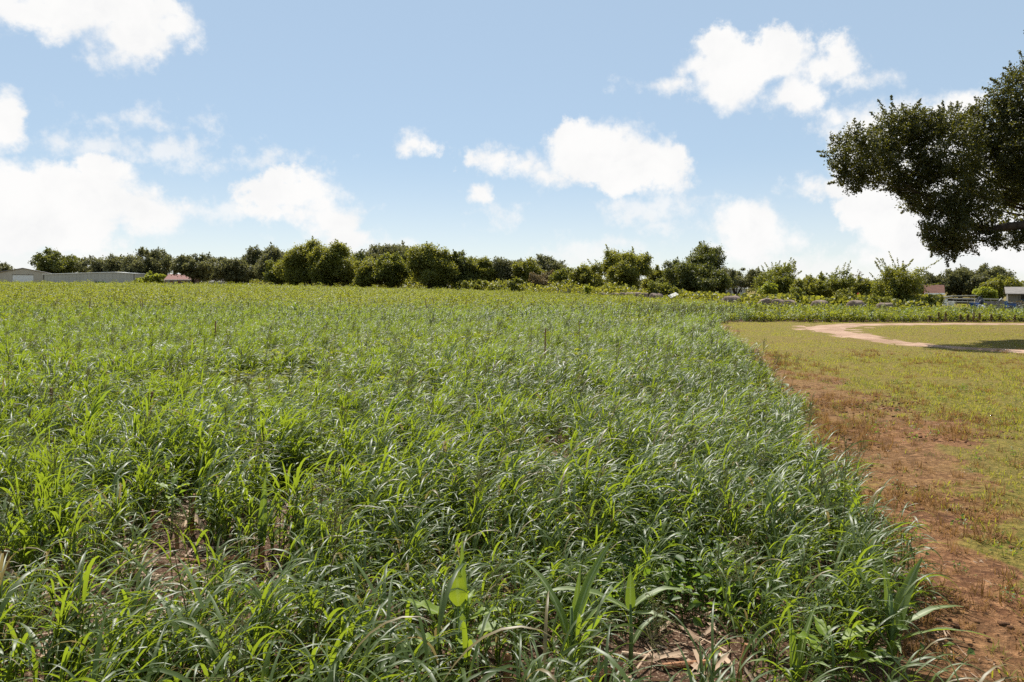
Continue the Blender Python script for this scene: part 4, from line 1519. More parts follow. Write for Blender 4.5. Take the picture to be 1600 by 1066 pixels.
def tractor():
    D = 258
    X = px(156, D)
    z = float(gz(X, D))
    r_ = empty('tractor', (X, D, z), R(8), 'small dark green tractor parked before the long shed', 'tractor')
    MB().prism([(-.4, .9), (1.9, .9), (1.95, 1.5), (1.7, 1.75), (-.3, 1.85)], -.4, .4).build('hood', M['tractor_green'], r_)
    MB().prism([(-1.3, .7), (-.35, .7), (-.35, 1.3), (-1.3, 1.35)], -.45, .45).build('body', M['tractor_green'], r_)
    MB().prism([(-1.2, 1.36), (-.75, 1.36), (-.75, 1.5), (-1.08, 1.5), (-1.25, 1.95), (-1.35, 1.95)], -.3, .3).build('seat', M['rubber'], r_)
    MB().tube([(1.0, .2, 1.7), (1.0, .2, 2.6)], .06, 8).build('exhaust', M['trim_dark'], r_)
    mb = MB()
    mb.tube([(-1.45, -.5, 1.2), (-1.45, -.5, 2.5), (-1.45, .5, 2.5), (-1.45, .5, 1.2)], .05, 6)
    mb.build('roll_bar', M['trim_dark'], r_)
    MB().tube([(-.35, 0, 1.5), (-.6, 0, 1.95)], .03, 6).build('steering_column', M['trim_dark'], r_)
    for s in (-1, 1):
        wheel(r_, -1.0, s * .72, .78, .78, .4)
        wheel(r_, 1.45, s * .6, .45, .45, .26)
        MB().prism([(-1.75, 1.2), (-1.4, 1.68), (-.6, 1.68), (-.3, 1.2), (-.34, 1.17), (-.62, 1.62), (-1.38, 1.62), (-1.71, 1.17)], s * .72 - .2, s * .72 + .2).build('fender', M['tractor_green'], r_)


def house(name, label, u, D, w, he, hr, dp, wallm, roofm, rot=0.0, n_win=2, cat='house', door=True, z_off=0.0):
    X = px(u, D)
    r_ = empty(name, (X, D, float(gz(X, D)) + z_off), R(rot), label, cat)
    h = w / 2
    mb = MB()
    mb.add([(-h, 0, 0), (h, 0, 0), (h, dp, 0), (-h, dp, 0), (-h, 0, he), (h, 0, he), (h, dp, he), (-h, dp, he), (-h, dp / 2, hr - .02), (h, dp / 2, hr - .02)],
           [(0, 1, 5, 4), (2, 3, 7, 6), (1, 2, 6, 9, 5), (3, 0, 4, 8, 7)])
    mb.build('wall', wallm, r_)
    rf = MB()
    o = .35
    for (ya, yb) in ((-o, dp / 2), (dp + o, dp / 2)):
        za = he - o * (hr - he) / (dp / 2)
        vs = [(-h - o, ya, za), (h + o, ya, za), (h + o, yb, hr), (-h - o, yb, hr)]
        rf.add(vs + [(a, b, c + .14) for a, b, c in vs], [(0, 1, 2, 3), (4, 7, 6, 5), (0, 4, 5, 1), (1, 5, 6, 2), (3, 7, 4, 0)])
    ro = rf.build('roof', roofm, r_)
    MB().box(-h - o, h + o, -o - .05, -o - .004, za - .12, za + .15).build('fascia', M['metal_white'], ro)
    k_ = n_win + (1 if door else 0)
    for i in range(k_):
        cx = -h + w * (i + .5) / k_
        if door and i == k_ // 2:
            d_ = MB().box(cx - .45, cx + .45, -.06, -.004, 0, 2.0).build('door', M['grey_wood'], r_)
            MB().tube([(cx + .33, -.06, 1.0), (cx + .33, -.13, 1.0)], .04, 6).build('handle', M['trim_dark'], d_)
        else:
            f_ = MB().box(cx - .6, cx + .6, -.05, -.004, he * .42, he * .82).build('window', M['metal_white'], r_)
            for s in (-1, 1):
                MB().box(cx + s * .28 - .24, cx + s * .28 + .24, -.07, -.053, he * .45, he * .79).build('pane', M['glass'], f_)
    return r_


gabled_shed()
long_shed()
tractor()
house('farm_house', 'brick house with reddish roof half hidden behind the dusky trees', 279, 272, 10.5, 2.6, 4.6, 8, M['brick'], M['roof_red'], 3, 3, z_off=.3)
house('white_hut', 'small white hut peeping out under the dusky trees', 338, 246, 4.0, 2.0, 2.7, 3, M['metal_pale'], M['roof_dull'], -5, 1, 'hut', z_off=.1)
house('pale_house', 'pale house with grey roof glimpsed under the umbrella-shaped tree', 1140, 195, 9.5, 2.3, 3.9, 8, M['metal_pale'], M['roof_dull'], 6, 2)


def red_shed():
    r_ = house('red_shed', 'little red shed with rusty roof beyond the weed belt', 1460, 124, 2.5, 1.9, 3.05, 2.4, M['barn_red'], M['rust_roof'], -28, 0, 'shed')
    MB().box(.55, .9, -.05, -.004, 1.0, 1.4).build('vent', M['metal_white'], r_)


red_shed()


def open_shed():
    D = 118
    X0, X1 = px(1489, D), px(1546, D)
    z = float(gz((X0 + X1) / 2, D))
    w = X1 - X0
    h0, h1 = zv(463, D) - z, zv(462, D) - z
    r_ = empty('open_shed', (X0, D, z), 0, 'long low open-fronted shed with flat pale roof before the far trees', 'shed')
    MB().add([(-.2, -.4, h0), (w + .2, -.4, h1), (w + .2, 4.2, h1 - .3), (-.2, 4.2, h0 - .3), (-.2, -.4, h0 + .14), (w + .2, -.4, h1 + .14), (w + .2, 4.2, h1 - .16), (-.2, 4.2, h0 - .16)],
             [(3, 2, 1, 0), (4, 5, 6, 7), (0, 1, 5, 4), (1, 2, 6, 5), (2, 3, 7, 6), (3, 0, 4, 7)]).build('roof', M['roof_tin'], r_)
    MB().box(0, w, 3.9, 4.0, 0, h0 - .32).build('back_wall', M['grey_wood'], r_)
    for i in range(5):
        xx = .1 + i * (w - .2) / 4
        MB().box(xx - .07, xx + .07, 0, .14, 0, h0 - .04).build('post', M['grey_wood'], r_)
    MB().box(w * .62, w - .2, .16, .22, .1, h0 - .12).build('side_panel', M['roof_tin'], r_)
    MB().box(.3, w * .58, .17, .23, .75, .95).build('rail', M['metal_pale'], r_)


def grey_barn():
    D = 92
    X0, X1 = px(1575, D), px(1640, D)
    z = float(gz((X0 + X1) / 2, D))
    w = X1 - X0
    h = zv(460, D) - z
    r_ = empty('grey_barn', (X0, D, z), R(-34), 'weathered grey open barn cut by the picture edge behind the scrap heap', 'barn')
    MB().add([(-.3, -.5, h), (w + .3, -.5, h), (w + .3, 3, h + .9), (-.3, 3, h + .9), (w + .3, 6, h), (-.3, 6, h)] + [(-.3, -.5, h + .1), (w + .3, -.5, h + .1), (w + .3, 3, h + 1.0), (-.3, 3, h + 1.0), (w + .3, 6, h + .1), (-.3, 6, h + .1)],
             [(3, 2, 1, 0), (5, 4, 2, 3), (6, 7, 8, 9), (9, 8, 10, 11), (0, 1, 7, 6), (4, 5, 11, 10), (0, 6, 9, 3), (3, 9, 11, 5), (1, 2, 8, 7), (2, 4, 10, 8)]).build('roof', M['roof_dull'], r_)
    MB().box(0, w, 5.6, 5.7, 0, h - .05).build('back_wall', M['grey_wood'], r_)
    MB().box(0, 1.15, 0, .1, 0, h - .03).build('front_wall', M['grey_wood'], r_)
    MB().box(0, .1, .12, 5.58, 0, h - .03).build('side_wall', M['grey_wood'], r_)
    for i in range(3):
        xx = 1.3 + i * (w - 1.5) / 2
        MB().box(xx - .08, xx + .08, 0, .16, 0, h - .03).build('post', M['grey_wood'], r_)
    t = empty('blue_box', (px(1599, 94), 94, float(gz(px(1599, 94), 94))), 0, 'blue bin standing inside the grey barn', 'bin')
    MB().prism([(-.45, 0), (.45, 0), (.52, 1.2), (-.52, 1.2)], -.3, .3).build('body', M['scrap_blue'], t)
    MB().box(-.56, .56, -.34, .34, 1.205, 1.28).build('lid', M['scrap_blue'], t)


def pipe_fence():
    D = 108
    xs = [px(u, D) for u in (1440, 1458, 1476, 1494, 1512, 1530, 1548, 1566, 1584, 1602)]
    z0 = float(gz(xs[0], D))
    r_ = empty('rail_fence', (xs[0], D, z0), 0, 'low pale rail fence running across the pasture before the red shed', 'fence')
    for x in xs:
        MB().tube([(x - xs[0], 0, float(gz(x, D)) - z0 - .1), (x - xs[0], 0, float(gz(x, D)) - z0 + 1.15)], .06, 6).build('post', M['grey_wood'], r_)
    for h in (.55, 1.05):
        mb = MB()
        mb.tube([(x - xs[0], -.09, float(gz(x, D)) - z0 + h) for x in xs], .045, 5)
        mb.build('rail', M['metal_pale'], r_)


open_shed()
grey_barn()
pipe_fence()


def gate_posts():
    D = 100
    x0, x1 = px(872, D), px(887.5, D)
    z = float(gz(x0, D))
    r_ = empty('gate_posts', (x0, D, z), 0, 'pair of pale grey posts joined by a rail before the tree line', 'gate')
    t = zv(449.5, D) - z
    MB().box(-.09, .09, -.09, .09, -.1, t).build('post', M['grey_wood'], r_)
    MB().box(x1 - x0 - .09, x1 - x0 + .09, -.09, .09, -.1, t).build('post', M['grey_wood'], r_)
    MB().box(.095, x1 - x0 - .095, -.05, .05, t - .75, t - .6).build('rail', M['grey_wood'], r_)


gate_posts()


def hay_mesh(L, rad, seed):
    n, m_ = 26, 9
    vs, fs = [], []
    rr = random.Random(seed)
    ph = [rr.uniform(0, 6) for _ in range(6)]
    prof = [(-.5, .0), (-.5, .55), (-.49, .90), (-.44, 1.0), (-.2, 1.03), (.0, .98), (.2, 1.03), (.44, 1.0), (.49, .90), (.5, .55), (.5, 0)]
    for (a, b) in prof:
        for i in range(n):
            t = 2 * PI * i / n
            q = rad * b * (1 + .05 * math.sin(3 * t + ph[0]) + .035 * math.sin(7 * t + ph[1] + a * 5) + .03 * math.sin(11 * t + ph[2] - a * 9))
            z = q * math.sin(t)
            z = z * (.92 if z > 0 else 1)
            z = max(z, -rad * .80)                     # slumped, flat underside
            vs.append((a * L * (1 + .02 * math.sin(5 * t + ph[3])), q * math.cos(t) * 1.06, z + rad * .80))
    for j in range(len(prof) - 1):
        for i in range(n):
            fs.append((j * n + i, j * n + (i + 1) % n, (j + 1) * n + (i + 1) % n, (j + 1) * n + i))
    me = bpy.data.meshes.new('hay_bale')
    me.from_pydata(vs, [], fs)
    me.polygons.foreach_set('use_smooth', [True] * len(me.polygons))
    me.update()
    me.materials.append(M['hay'])
    return me


BALES = [
    (941, 90, 13, 460.2, 70, 'weathered hay bale at the head of the row, alone beside the sapling'),
    (960, 89, 14, 460.6, 62, 'second hay bale of the row behind the crop'),
    (973, 91, 10, 460.2, 75, 'narrow end-on hay bale in the row, left of the long one'),
    (990, 89, 24, 459.8, 5, 'long side-on hay bale in the middle of the row'),
    (1006, 88, 13, 460.8, 66, 'hay bale touching the right end of the long side-on one'),
    (1014, 90, 10, 461.4, 80, 'small slumped hay bale before the last of the row'),
    (1026, 87, 18, 461.2, 20, 'last hay bale of the row, next to the white slab'),
    (1143, 66, 23, 462, 15, 'broad hay bale alone in front of the pale house'),
    (1197, 61, 10, 465.5, 75, 'reddish-grey hay bale below the small yellow-green tree'),
    (1216, 60, 13, 467, 30, 'low pale hay bale under the sparse brown-topped tree'),
    (1234, 59, 12, 468.5, 40, 'sunken hay bale left of the low green shrub'),
    (1281, 57, 20, 469, 18, 'hay bale below the narrow green tree'),
    (1337, 55, 19, 469, 25, 'dark hay bale in front of the grey-green shrub'),
    (1382, 54, 20, 472.5, 10, 'brown hay bale beside the teal cart'),
]
for i, (u, D, w, vt, rz, lab) in enumerate(BALES):
    X = px(u, D)
    z = float(gz(X, D))
    top = max(zv(vt - (3.2 if u < 1040 else -0.6), D) - z, 0.6)
    rad = top / 1.72
    L = max(0.75, w / FPX * D * 1.0)
    o = link('hay_bale', hay_mesh(L if rz < 45 else 1.1, rad, i), None, None, (X, D, z - .02), (0, 0, R(rz)))
    tag(o, lab, 'hay bale', 'old hay bales along the back of the field')

D = 86
sl = MB()
sl.prism([(-.6, 0), (.58, .0), (.6, .06), (-.58, .07)], -.35, .35)
o = sl.build('white_slab', M['metal_pale'], None, False, (px(1052, D), D, float(gz(px(1052, D), D)) + .95), (R(28), R(-20), R(15)))
tag(o, 'tilted white sheet propped up at the end of the hay row', 'sheet')
pr = MB()
pr.tube([(0, 0, -.05), (.02, 0, 1.15)], .07, 6)
o = pr.build('prop_post', M['grey_wood'], None, False, (px(1056, D), D + .12, float(gz(px(1056, D), D))))
tag(o, 'short wooden post holding up the tilted white sheet', 'post')


def teal_cart():
    D = 70
    X0 = px(1381, D)
    w = px(1450, D) - X0
    z = float(gz(px(1415, D), D))
    r_ = empty('teal_cart', (X0, D, z), 0, 'long teal farm cart half hidden behind the ragged tree', 'cart')
    h = zv(466.5, D) - z
    MB().box(0, w, 0, 1.6, .62, .74).build('bed', M['grey_wood'], r_)
    for k_ in range(2):
        zz = .78 + k_ * (h - .8) / 2
        MB().box(0, w * .55, -.05, -.004, zz, zz + (h - .8) / 2 - .03).build('side_board', M['teal'], r_)
        MB().box(0, w * .55, 1.604, 1.65, zz, zz + (h - .8) / 2 - .03).build('side_board', M['teal'], r_)
    MB().prism([(w * .57, .745), (w, .745), (w, zv(463, D) - z), (w * .66, zv(462, D) - z), (w * .57, zv(466, D) - z)], .02, 1.58).build('box', M['teal_dull'], r_)
    for xx in (w * .2, w * .8):
        for yy in (-.05, 1.65):
            wheel(r_, xx, yy, .36, .36, .2)
    MB().tube([(-1.3, .8, .45), (0, .8, .66)], .05, 6).build('drawbar', M['scrap'], r_)


teal_cart()

# red reflector on a post
D = 61
r_ = empty('marker_post', (px(1342, D), D, float(gz(px(1342, D), D))), 0, 'thin post with a round red reflector by the grey-green shrub', 'marker')
hh = zv(460, D) - r_.location.z
MB().tube([(0, 0, -.1), (0, 0, hh - .1)], .025, 6).build('post', M['scrap'], r_)
mb = MB()
mb.tube([(0, -.03, hh), (0, .02, hh)], .13, 16)
mb.build('reflector', M['sign_red'], r_)

# white tubs by the fence
for (u, w, h, lab) in ((1476, .75, .95, 'white tub beside the rail fence, the taller of two'), (1486, .95, .7, 'white tub beside the rail fence, the wider of two')):
    D = 104
    X = px(u, D)
    t = empty('white_tub', (X, D, float(gz(X, D))), 0, lab, 'tub', 'white tubs by the fence')
    mb = MB()
    mb.tube([(0, 0, 0), (0, 0, h * .5), (0, 0, h * .95)], [w * .42, w * .48, w * .5], 16)
    mb.build('body', M['metal_white'], t, False)
    mb = MB()
    mb.tube([(0, 0, h * .955), (0, 0, h)], [w * .54, w * .54], 16)
    mb.build('rim', M['metal_white'], t)


def crumple(sx, sy, sz, seed, n=12):
    vs, fs = [], []
    for j in range(n + 1):
        for i in range(n + 1):
            x, y = -1 + 2 * i / n, -1 + 2 * j / n
            hgt = max(0, (1 - abs(x) ** 2.2) * (1 - abs(y) ** 2.2)) ** .6
            hgt *= 0.62 + 0.75 * float(fbm2(np.array([x * 1.7 + seed]), np.array([y * 1.7]), 1.2, seed, 3)[0])
            vs.append((x * sx, y * sy, hgt * sz))
    for j in range(n):
        for i in range(n):
            a = j * (n + 1) + i
            fs.append((a, a + 1, a + n + 2, a + n + 1))
    ring = [i for i in range(n + 1)] + [(n + 1) * (j + 1) + n for j in range(n)] + [(n + 1) * n + n - 1 - i for i in range(n)] + [(n + 1) * (n - 1 - j) for j in range(n - 1)]
    fs.append(tuple(ring[::-1]))
    me = bpy.data.meshes.new('heap')
    me.from_pydata(vs, [], fs)
    me.update()
    return me


def scrap_heap():
    D = 60

    def at(u, dd=0.0):
        X = px(u, D + dd)
        return X, D + dd, float(gz(X, D + dd))
    x, y, z = at(1553, 1.2)
    o = link('rubble_mound', crumple(2.3, 1.2, zv(475, D) - z, 5), M['scrap'], None, (x, y, z - .03))
    tag(o, 'grey-brown mound of junk at the core of the scrap heap', 'scrap heap')
    x, y, z = at(1531, .2)
    o = link('black_tarp', crumple(.62, .5, zv(467, D) - z, 9), M['black_tarp'], None, (x, y, z - .02))
    tag(o, 'crumpled black tarpaulin draped over junk at one end of the scrap heap', 'tarpaulin')
    x, y, z = at(1533, -.9)
    o = link('white_sheet', crumple(.5, .35, zv(475.5, D) - z, 13), M['metal_white'], None, (x, y, z - .02))
    tag(o, 'crumpled white sheet below the black tarpaulin', 'sheet')
    x, y, z = at(1522, -.5)
    t = empty('blue_crate', (x, y, z), R(20), 'blue crate next to the crumpled white sheet', 'crate')
    h = zv(474.5, D) - z
    MB().prism([(-.24, 0), (.24, 0), (.28, h), (-.28, h)], -.22, .22).build('body', M['blue'], t)
    MB().box(-.32, .32, -.26, .26, h + .003, h + .07).build('rim', M['blue'], t)
    x, y, z = at(1581, -.6)
    t = empty('blue_drum', (x, y, z), 0, 'dark blue drum standing at the end of the scrap heap', 'drum')
    h = zv(474, D) - z
    mb = MB()
    mb.tube([(0, 0, 0), (0, 0, h * .32), (0, 0, h * .34), (0, 0, h * .36), (0, 0, h * .66), (0, 0, h * .68), (0, 0, h * .70), (0, 0, h)], [.32, .32, .345, .32, .32, .345, .32, .32], 20)
    mb.build('body', M['blue'], t)
    MB().tube([(0, 0, h + .002), (0, 0, h + .04)], .335, 20).build('lid', M['black_tarp'], t)
    panels = [(1545, -.4, .55, .5, 60, 25, 'scrap', 'grey metal panel leaning left on the scrap heap'), (1556, -.6, .7, .55, 52, -12, 'scrap', 'wide grey metal panel lying on the front of the scrap heap'),
              (1567, -.3, .45, .5, 65, -30, 'scrap_blue', 'dull blue metal panel tipped towards the blue drum'), (1590, .3, .5, .45, 58, 10, 'scrap', 'small grey panel behind the blue drum')]
    for (u, dd, sx, sz, tilt, rz, m_, lab) in panels:
        x, y, z = at(u, dd)
        mb = MB()
        n = 7
        for i in range(n):
            a, b = -sx + 2 * sx * i / n, -sx + 2 * sx * (i + 1) / n
            d_ = .03 if i % 2 else -.03
            mb.add([(a, d_, -sz), (b, d_, -sz), (b, d_, sz), (a, d_, sz), (a, d_ + .025, -sz), (b, d_ + .025, -sz), (b, d_ + .025, sz), (a, d_ + .025, sz)],
                   [(0, 1, 2, 3), (7, 6, 5, 4), (0, 4, 5, 1), (3, 2, 6, 7), (0, 3, 7, 4), (1, 5, 6, 2)])
        o = mb.build('corrugated_sheet', M[m_], None, False, (x, y, z + .55), (R(90 - tilt - 50), R(rz * .4), R(rz)))
        tag(o, lab, 'panel', 'sheets on the scrap heap')
    poles = [((1555, 477), (1565, 466), 'pale pole sticking up steeply from the scrap heap'), ((1560, 470), (1577, 478), 'pale pole slanting down towards the blue drum'), ((1570, 471), (1582, 474), 'short flat-lying pole on top of the scrap heap')]
    for (a, b, lab) in poles:
        A_ = Vector((px(a[0], D - .2), D - .2, zv(a[1], D)))
        B_ = Vector((px(b[0], D + .3), D + .3, zv(b[1], D)))
        A2 = A_ - (B_ - A_).normalized() * .5 if A_.z < B_.z else A_
        o = MB().tube([A2 - A_, B_ - A_ if A_.z < B_.z else (B_ - A_) * 1.15], .035, 6).build('scrap_pole', M['metal_pale'], None, False, A_)
        tag(o, lab, 'pole', 'poles on the scrap heap')


scrap_heap()


# ------------------------------------------------------------------ single plants and stalks in the field
def one_blade(parent, base, yaw, L, W, lean, curve, mat, twist=0.0, nseg=10, base_w=0.55, tip=2.4, pw=1.6, fold=0.25, rnd=None, name='leaf', kx=0):
    V, F, r_, mid = blades([base], [yaw], [L], [W], [lean], [curve], [twist], nseg, fold, pw, tip, rnd=None if rnd is None else [rnd], base_w=base_w)
    tt = np.repeat(np.linspace(0, 1, nseg + 1), 3)
    V = V + np.stack([np.zeros(len(V)), np.zeros(len(V)), np.sin(tt * 19 + yaw * 7 + mid * 2.4) * W * 0.10 * np.sin(tt * PI) * mid], 1)
    me = np_mesh(name, V, F, {'rnd': r_, 'mid': mid}, smooth=True)
    return link(name, me, mat, parent)


def maize_shoot(u, v, label, leaves, H, group=None, stem_r=0.011):
    x, y = ground_at(u, v)
    r_ = empty('maize_shoot', (x, y, float(gz(x, y))), 0, label, 'maize plant', group)
    MB().tube([(0, 0, -.03), (.004, .003, H * .5), (0, 0, H)], [stem_r, stem_r * .85, stem_r * .45], 7).build('stem', M['stem'], r_, True)
    for (yaw, z, L, W, lean, curve, tw) in leaves:
        one_blade(r_, (0, 0, z), R(yaw), L, W, lean, curve, M['shoot'], tw, rnd=random.random())
    return r_


# leaf: bearing, height on stem, length, width, lean, curve, twist
maize_shoot(893, 1078, 'tallest young maize shoot in the foreground with a leaf pointing up right',
            [(15, .20, .46, .056, .26, .45, .8), (5, .18, .50, .046, .60, .45, -.6), (60, .05, .44, .050, .10, .3, .5), (195, .10, .42, .05, .35, 1.5, .3), (-35, .02, .42, .06, .12, .25, .2), (-60, .02, .46, .055, .35, .45, -.4), (140, .15, .45, .05, .3, 1.1, 0)], .34, stem_r=.014)
maize_shoot(985, 1050, 'thin maize shoot over the straw patch with leaves drooping both ways',
            [(8, .27, .30, .040, .9, 1.3, .2), (185, .26, .42, .052, 1.0, .9, -.2), (80, .27, .17, .045, .05, .2, .1), (-30, .25, .20, .03, 1.2, .9, .5), (30, .1, .22, .03, .6, 1.2, 0)], .29)
maize_shoot(1240, 1085, 'short maize shoot cut by the bottom of the picture beside yellow weed leaves',
            [(120, .03, .36, .060, .05, .15, .3), (20, .03, .36, .050, .25, .3, -.2), (-80, .02, .34, .05, .45, 1.0, .2), (200, .02, .30, .045, .5, 1.3, .2)], .12)
maize_shoot(1392, 1036, 'broad-leaved maize shoot at the crop edge beside the bare strip',
            [(25, .10, .40, .066, .40, .45, .9), (160, .08, .42, .060, .30, .35, -.7), (80, .10, .36, .045, .15, .4, .3), (0, .12, .36, .04, .85, .9, .3), (-40, .08, .42, .045, .85, .9, -.3), (190, .06, .5, .045, .6, 1.4, 0), (-110, .02, .3, .045, .5, 1.4, .2)], .3, stem_r=.015)
maize_shoot(410, 880, 'single upright maize leaf rising by the straw gap',
            [(80, .10, .42, .060, .04, .12, .3), (190, .08, .26, .03, .7, 1.2, 0)], .16)
maize_shoot(722, 1060, 'narrow upright maize leaf behind the bright broad-leaved weed',
            [(95, .08, .50, .055, .03, .10, .2), (215, .05, .36, .04, .6, 1.3, 0), (-20, .05, .36, .04, .7, 1.3, 0)], .18)
maize_shoot(45, 855, 'leaning tuft of wide maize leaves at the left edge above the stubs',
            [(15, .12, .55, .055, .35, 1.2, .3), (30, .15, .50, .05, .45, 1.3, -.2), (-10, .1, .45, .05, .5, 1.5, 0), (170, .1, .3, .04, .4, 1.2, 0)], .28)
SHOOTS = [(45, 735, 'yellowish wide-leaved maize shoot on the straw patch at the left edge'), (245, 770, 'wide-leaved maize shoot a little above the straw gap'),
          (455, 750, 'wide-leaved maize shoot just above the three-leaved pale weed'), (640, 640, 'wide-leaved maize shoot above the dark mid-field opening'),
          (330, 650, 'wide-leaved maize shoot right of the two stout stubs'), (605, 700, 'wide-leaved maize shoot left of the stub in the dark opening'),
          (780, 610, 'wide-leaved maize shoot left of the tall rust-brown stalk'), (960, 640, 'wide-leaved maize shoot below and right of the rust-brown stalk'),
          (140, 700, 'wide-leaved maize shoot between the left straw patch and straw gap'), (160, 640, 'wide-leaved maize shoot between the two stout stubs'),
          (700, 590, 'wide-leaved maize shoot farthest up the middle of the field'), (1060, 720, 'wide-leaved maize shoot nearest the crop edge in mid-field')]
for i, (u, v, lab) in enumerate(SHOOTS):
    a0 = random.uniform(-20, 30)
    lv = [(a0 + random.uniform(-50, 50), .12 + .2 * random.random(), random.uniform(.38, .58), random.uniform(.035, .055), random.uniform(.2, .6), random.uniform(.6, 1.5), random.uniform(-.5, .5)) for _ in range(4)]
    lv += [(random.uniform(90, 270), .15, random.uniform(.3, .45), .04, .4, 1.2, .2)]
    maize_shoot(u, v, lab, lv, .38, 'maize shoots scattered through the grass')
# far shoot that stands clear of the crop
x, y = px(461, 33), 33
r_ = empty('maize_shoot', (x, y, float(gz(x, y))), 0, 'lone dark tufted maize plant standing clear in the far field', 'maize plant')
MB().tube([(0, 0, -.02), (0, 0, .7)], [.014, .007], 6).build('stem', M['stem'], r_, True)
for k_ in range(9):
    one_blade(r_, (0, 0, .35 + .04 * k_), R(k_ * 137), random.uniform(.5, .75), .075, random.uniform(.25, .6), random.uniform(.9, 1.7), M['shoot'], rnd=.1)


def broad_weed(u, v, label, leaves, H):
    x, y = ground_at(u, v)
    r_ = empty('broadleaf_weed', (x, y, float(gz(x, y))), 0, label, 'weed')
    MB().tube([(0, 0, -.02), (.006, 0, H * .6), (0, 0, H)], [.007, .006, .003], 6).build('stem', M['stem'], r_, True)
    for (yaw, z, L, W, lean, curve) in leaves:
        pet = L * .3
        a = R(yaw)
        b = (math.cos(a) * pet * math.sin(lean), math.sin(a) * pet * math.sin(lean), z + pet * math.cos(lean))
        lf = one_blade(r_, b, a, L, W, lean, curve, M['bright'], 0, 10, 0.12, 1.35, 1.4, 0.3, random.random())
        MB().tube([(0, 0, z), b], .003, 5).build('leaf_stalk', M['stem'], r_)


broad_weed(716, 1082, 'bright yellow-green broad-leaved weed at the bottom middle',
           [(100, .30, .16, .105, .25, .2), (178, .28, .20, .10, 1.1, .3), (-5, .28, .17, .09, 1.15, .3), (10, .22, .21, .12, 1.35, .3), (200, .20, .20, .11, 1.35, .4), (-70, .22, .14, .09, 1.2, .4), (60, .30, .11, .06, .9, .4)], .34)
broad_weed(1300, 1088, 'yellow-green broad-leaved weed at the bottom beside the short maize shoot',
           [(175, .20, .14, .085, 1.25, .3), (10, .21, .17, .10, 1.25, .3), (90, .20, .13, .08, 1.2, .3), (-30, .16, .15, .09, 1.35, .3), (140, .16, .13, .08, 1.3, .3)], .24)
broad_weed(1043, 960, 'small bright weed with heart-shaped leaf by the round-leaved patch',
           [(90, .14, .10, .08, .9, .4), (0, .10, .09, .06, 1.2, .4), (180, .10, .09, .06, 1.2, .4), (-60, .06, .09, .06, 1.3, .4)], .17)
broad_weed(1345, 1015, 'pale little weed under the broad-leaved maize shoot',
           [(0, .10, .09, .03, 1.2, .3), (180, .10, .10, .035, 1.2, .3), (60, .12, .08, .03, 1.0, .3), (-60, .06, .09, .03, 1.3, .3)], .13)
broad_weed(268, 838, 'yellowish weed leaf cluster above the straw gap',
           [(0, .30, .12, .07, 1.1, .4), (170, .30, .11, .065, 1.1, .4), (90, .32, .10, .06, .8, .3), (-70, .26, .12, .07, 1.25, .4)], .33)
broad_weed(495, 765, 'three-leaved pale weed in the opening of the middle grass',
           [(10, .26, .12, .085, 1.1, .4), (165, .26, .12, .085, 1.1, .4), (80, .28, .10, .07, .9, .3), (-80, .2, .12, .08, 1.2, .4)], .3)


def stalk(u, v, h, r0, label, lean=(0, 0), split=False, group='cut brown maize stubble', bend=0.0, z_lift=0.0):
    x, y = ground_at(u, v)
    r_ = empty('maize_stub', (x, y, float(gz(x, y)) + z_lift), 0, label, 'stubble', group)
    mb = MB()
    tip = Vector((lean[0] * h, lean[1] * h, h))
    mb.tube([(0, 0, -.05), tip * .32 + Vector((bend, 0, 0)) * h, tip * .34 + Vector((bend, 0, 0)) * h, tip * .36 + Vector((bend, 0, 0)) * h, tip * .7, tip], [r0 * 1.15, r0, r0 * 1.18, r0, r0 * .92, r0 * .85], 9)
    mb.build('stem', M['stalk'], r_, False)
    if split:
        V, F, a_, b_ = blades([(r0 * .6, 0, h * .55)], [R(-20)], [h * .75], [r0 * 2.6], [2.3], [.35], [.3], 6, .5, base_w=.9, tip=4, rnd=[.2])
        link('husk', np_mesh('husk', V, F, {'rnd': a_, 'mid': b_}, smooth=True), M['husk'], r_)


STUBS = [
    (8, 935, .26, .018, 'thick split maize stub standing at the left picture edge', (.03, 0), True),
    (100, 915, .17, .016, 'short torn maize stub right of the split one', (.05, 0), True),
    (409, 898, .16, .013, 'maize stub with bent husk at the right end of the straw gap', (.02, 0), True),
    (239, 850, .22, .010, 'thin straight maize stub above the straw gap', (0, 0), False),
    (298, 838, .28, .013, 'maize stub with hooked top behind the straw gap', (.1, 0), True),
    (277, 858, .16, .012, 'squat maize stub between the thin and the hooked one', (-.05, 0), False),
    (447, 775, .20, .013, 'maize stub left of the three-leaved pale weed', (.05, 0), False),
    (480, 788, .14, .014, 'low maize stub just below the three-leaved pale weed', (-.1, 0), False),
    (622, 730, .24, .014, 'maize stub in the dark opening in mid-field', (.04, 0), False),
    (80, 660, .42, .020, 'stout maize stub in the upper left of the grass', (0, 0), False),
    (236, 668, .42, .020, 'stout maize stub right of its twin in the upper left grass', (.02, 0), False),
    (30, 690, .35, .012, 'leaning maize stub on the straw patch at the left edge', (.35, 0), False),
    (60, 690, .30, .012, 'second leaning maize stub on the straw patch at the left edge', (-.3, 0), False),
    (12, 700, .32, .012, 'reddish slanting maize stub nearest the left edge', (-.4, 0), False),
    (1150, 1075, .18, .012, 'leaning maize stub at the bottom right of the straw patch', (.25, 0), True),
    (790, 1085, .16, .014, 'brown maize stub beside the bright broad-leaved weed', (.05, 0), False),
]
for (u, v, h, r0, lab, ln, sp) in STUBS:
    stalk(u, v, h, r0, lab, ln, sp)
stalk(851, 592, .92, .014, 'tall thin rust-brown stalk standing alone above the grass', (.015, 0), False, None)
stalk(905, 545, .75, .012, 'second thin brown stalk, behind the tall rust-brown one', (0, 0), False, None)
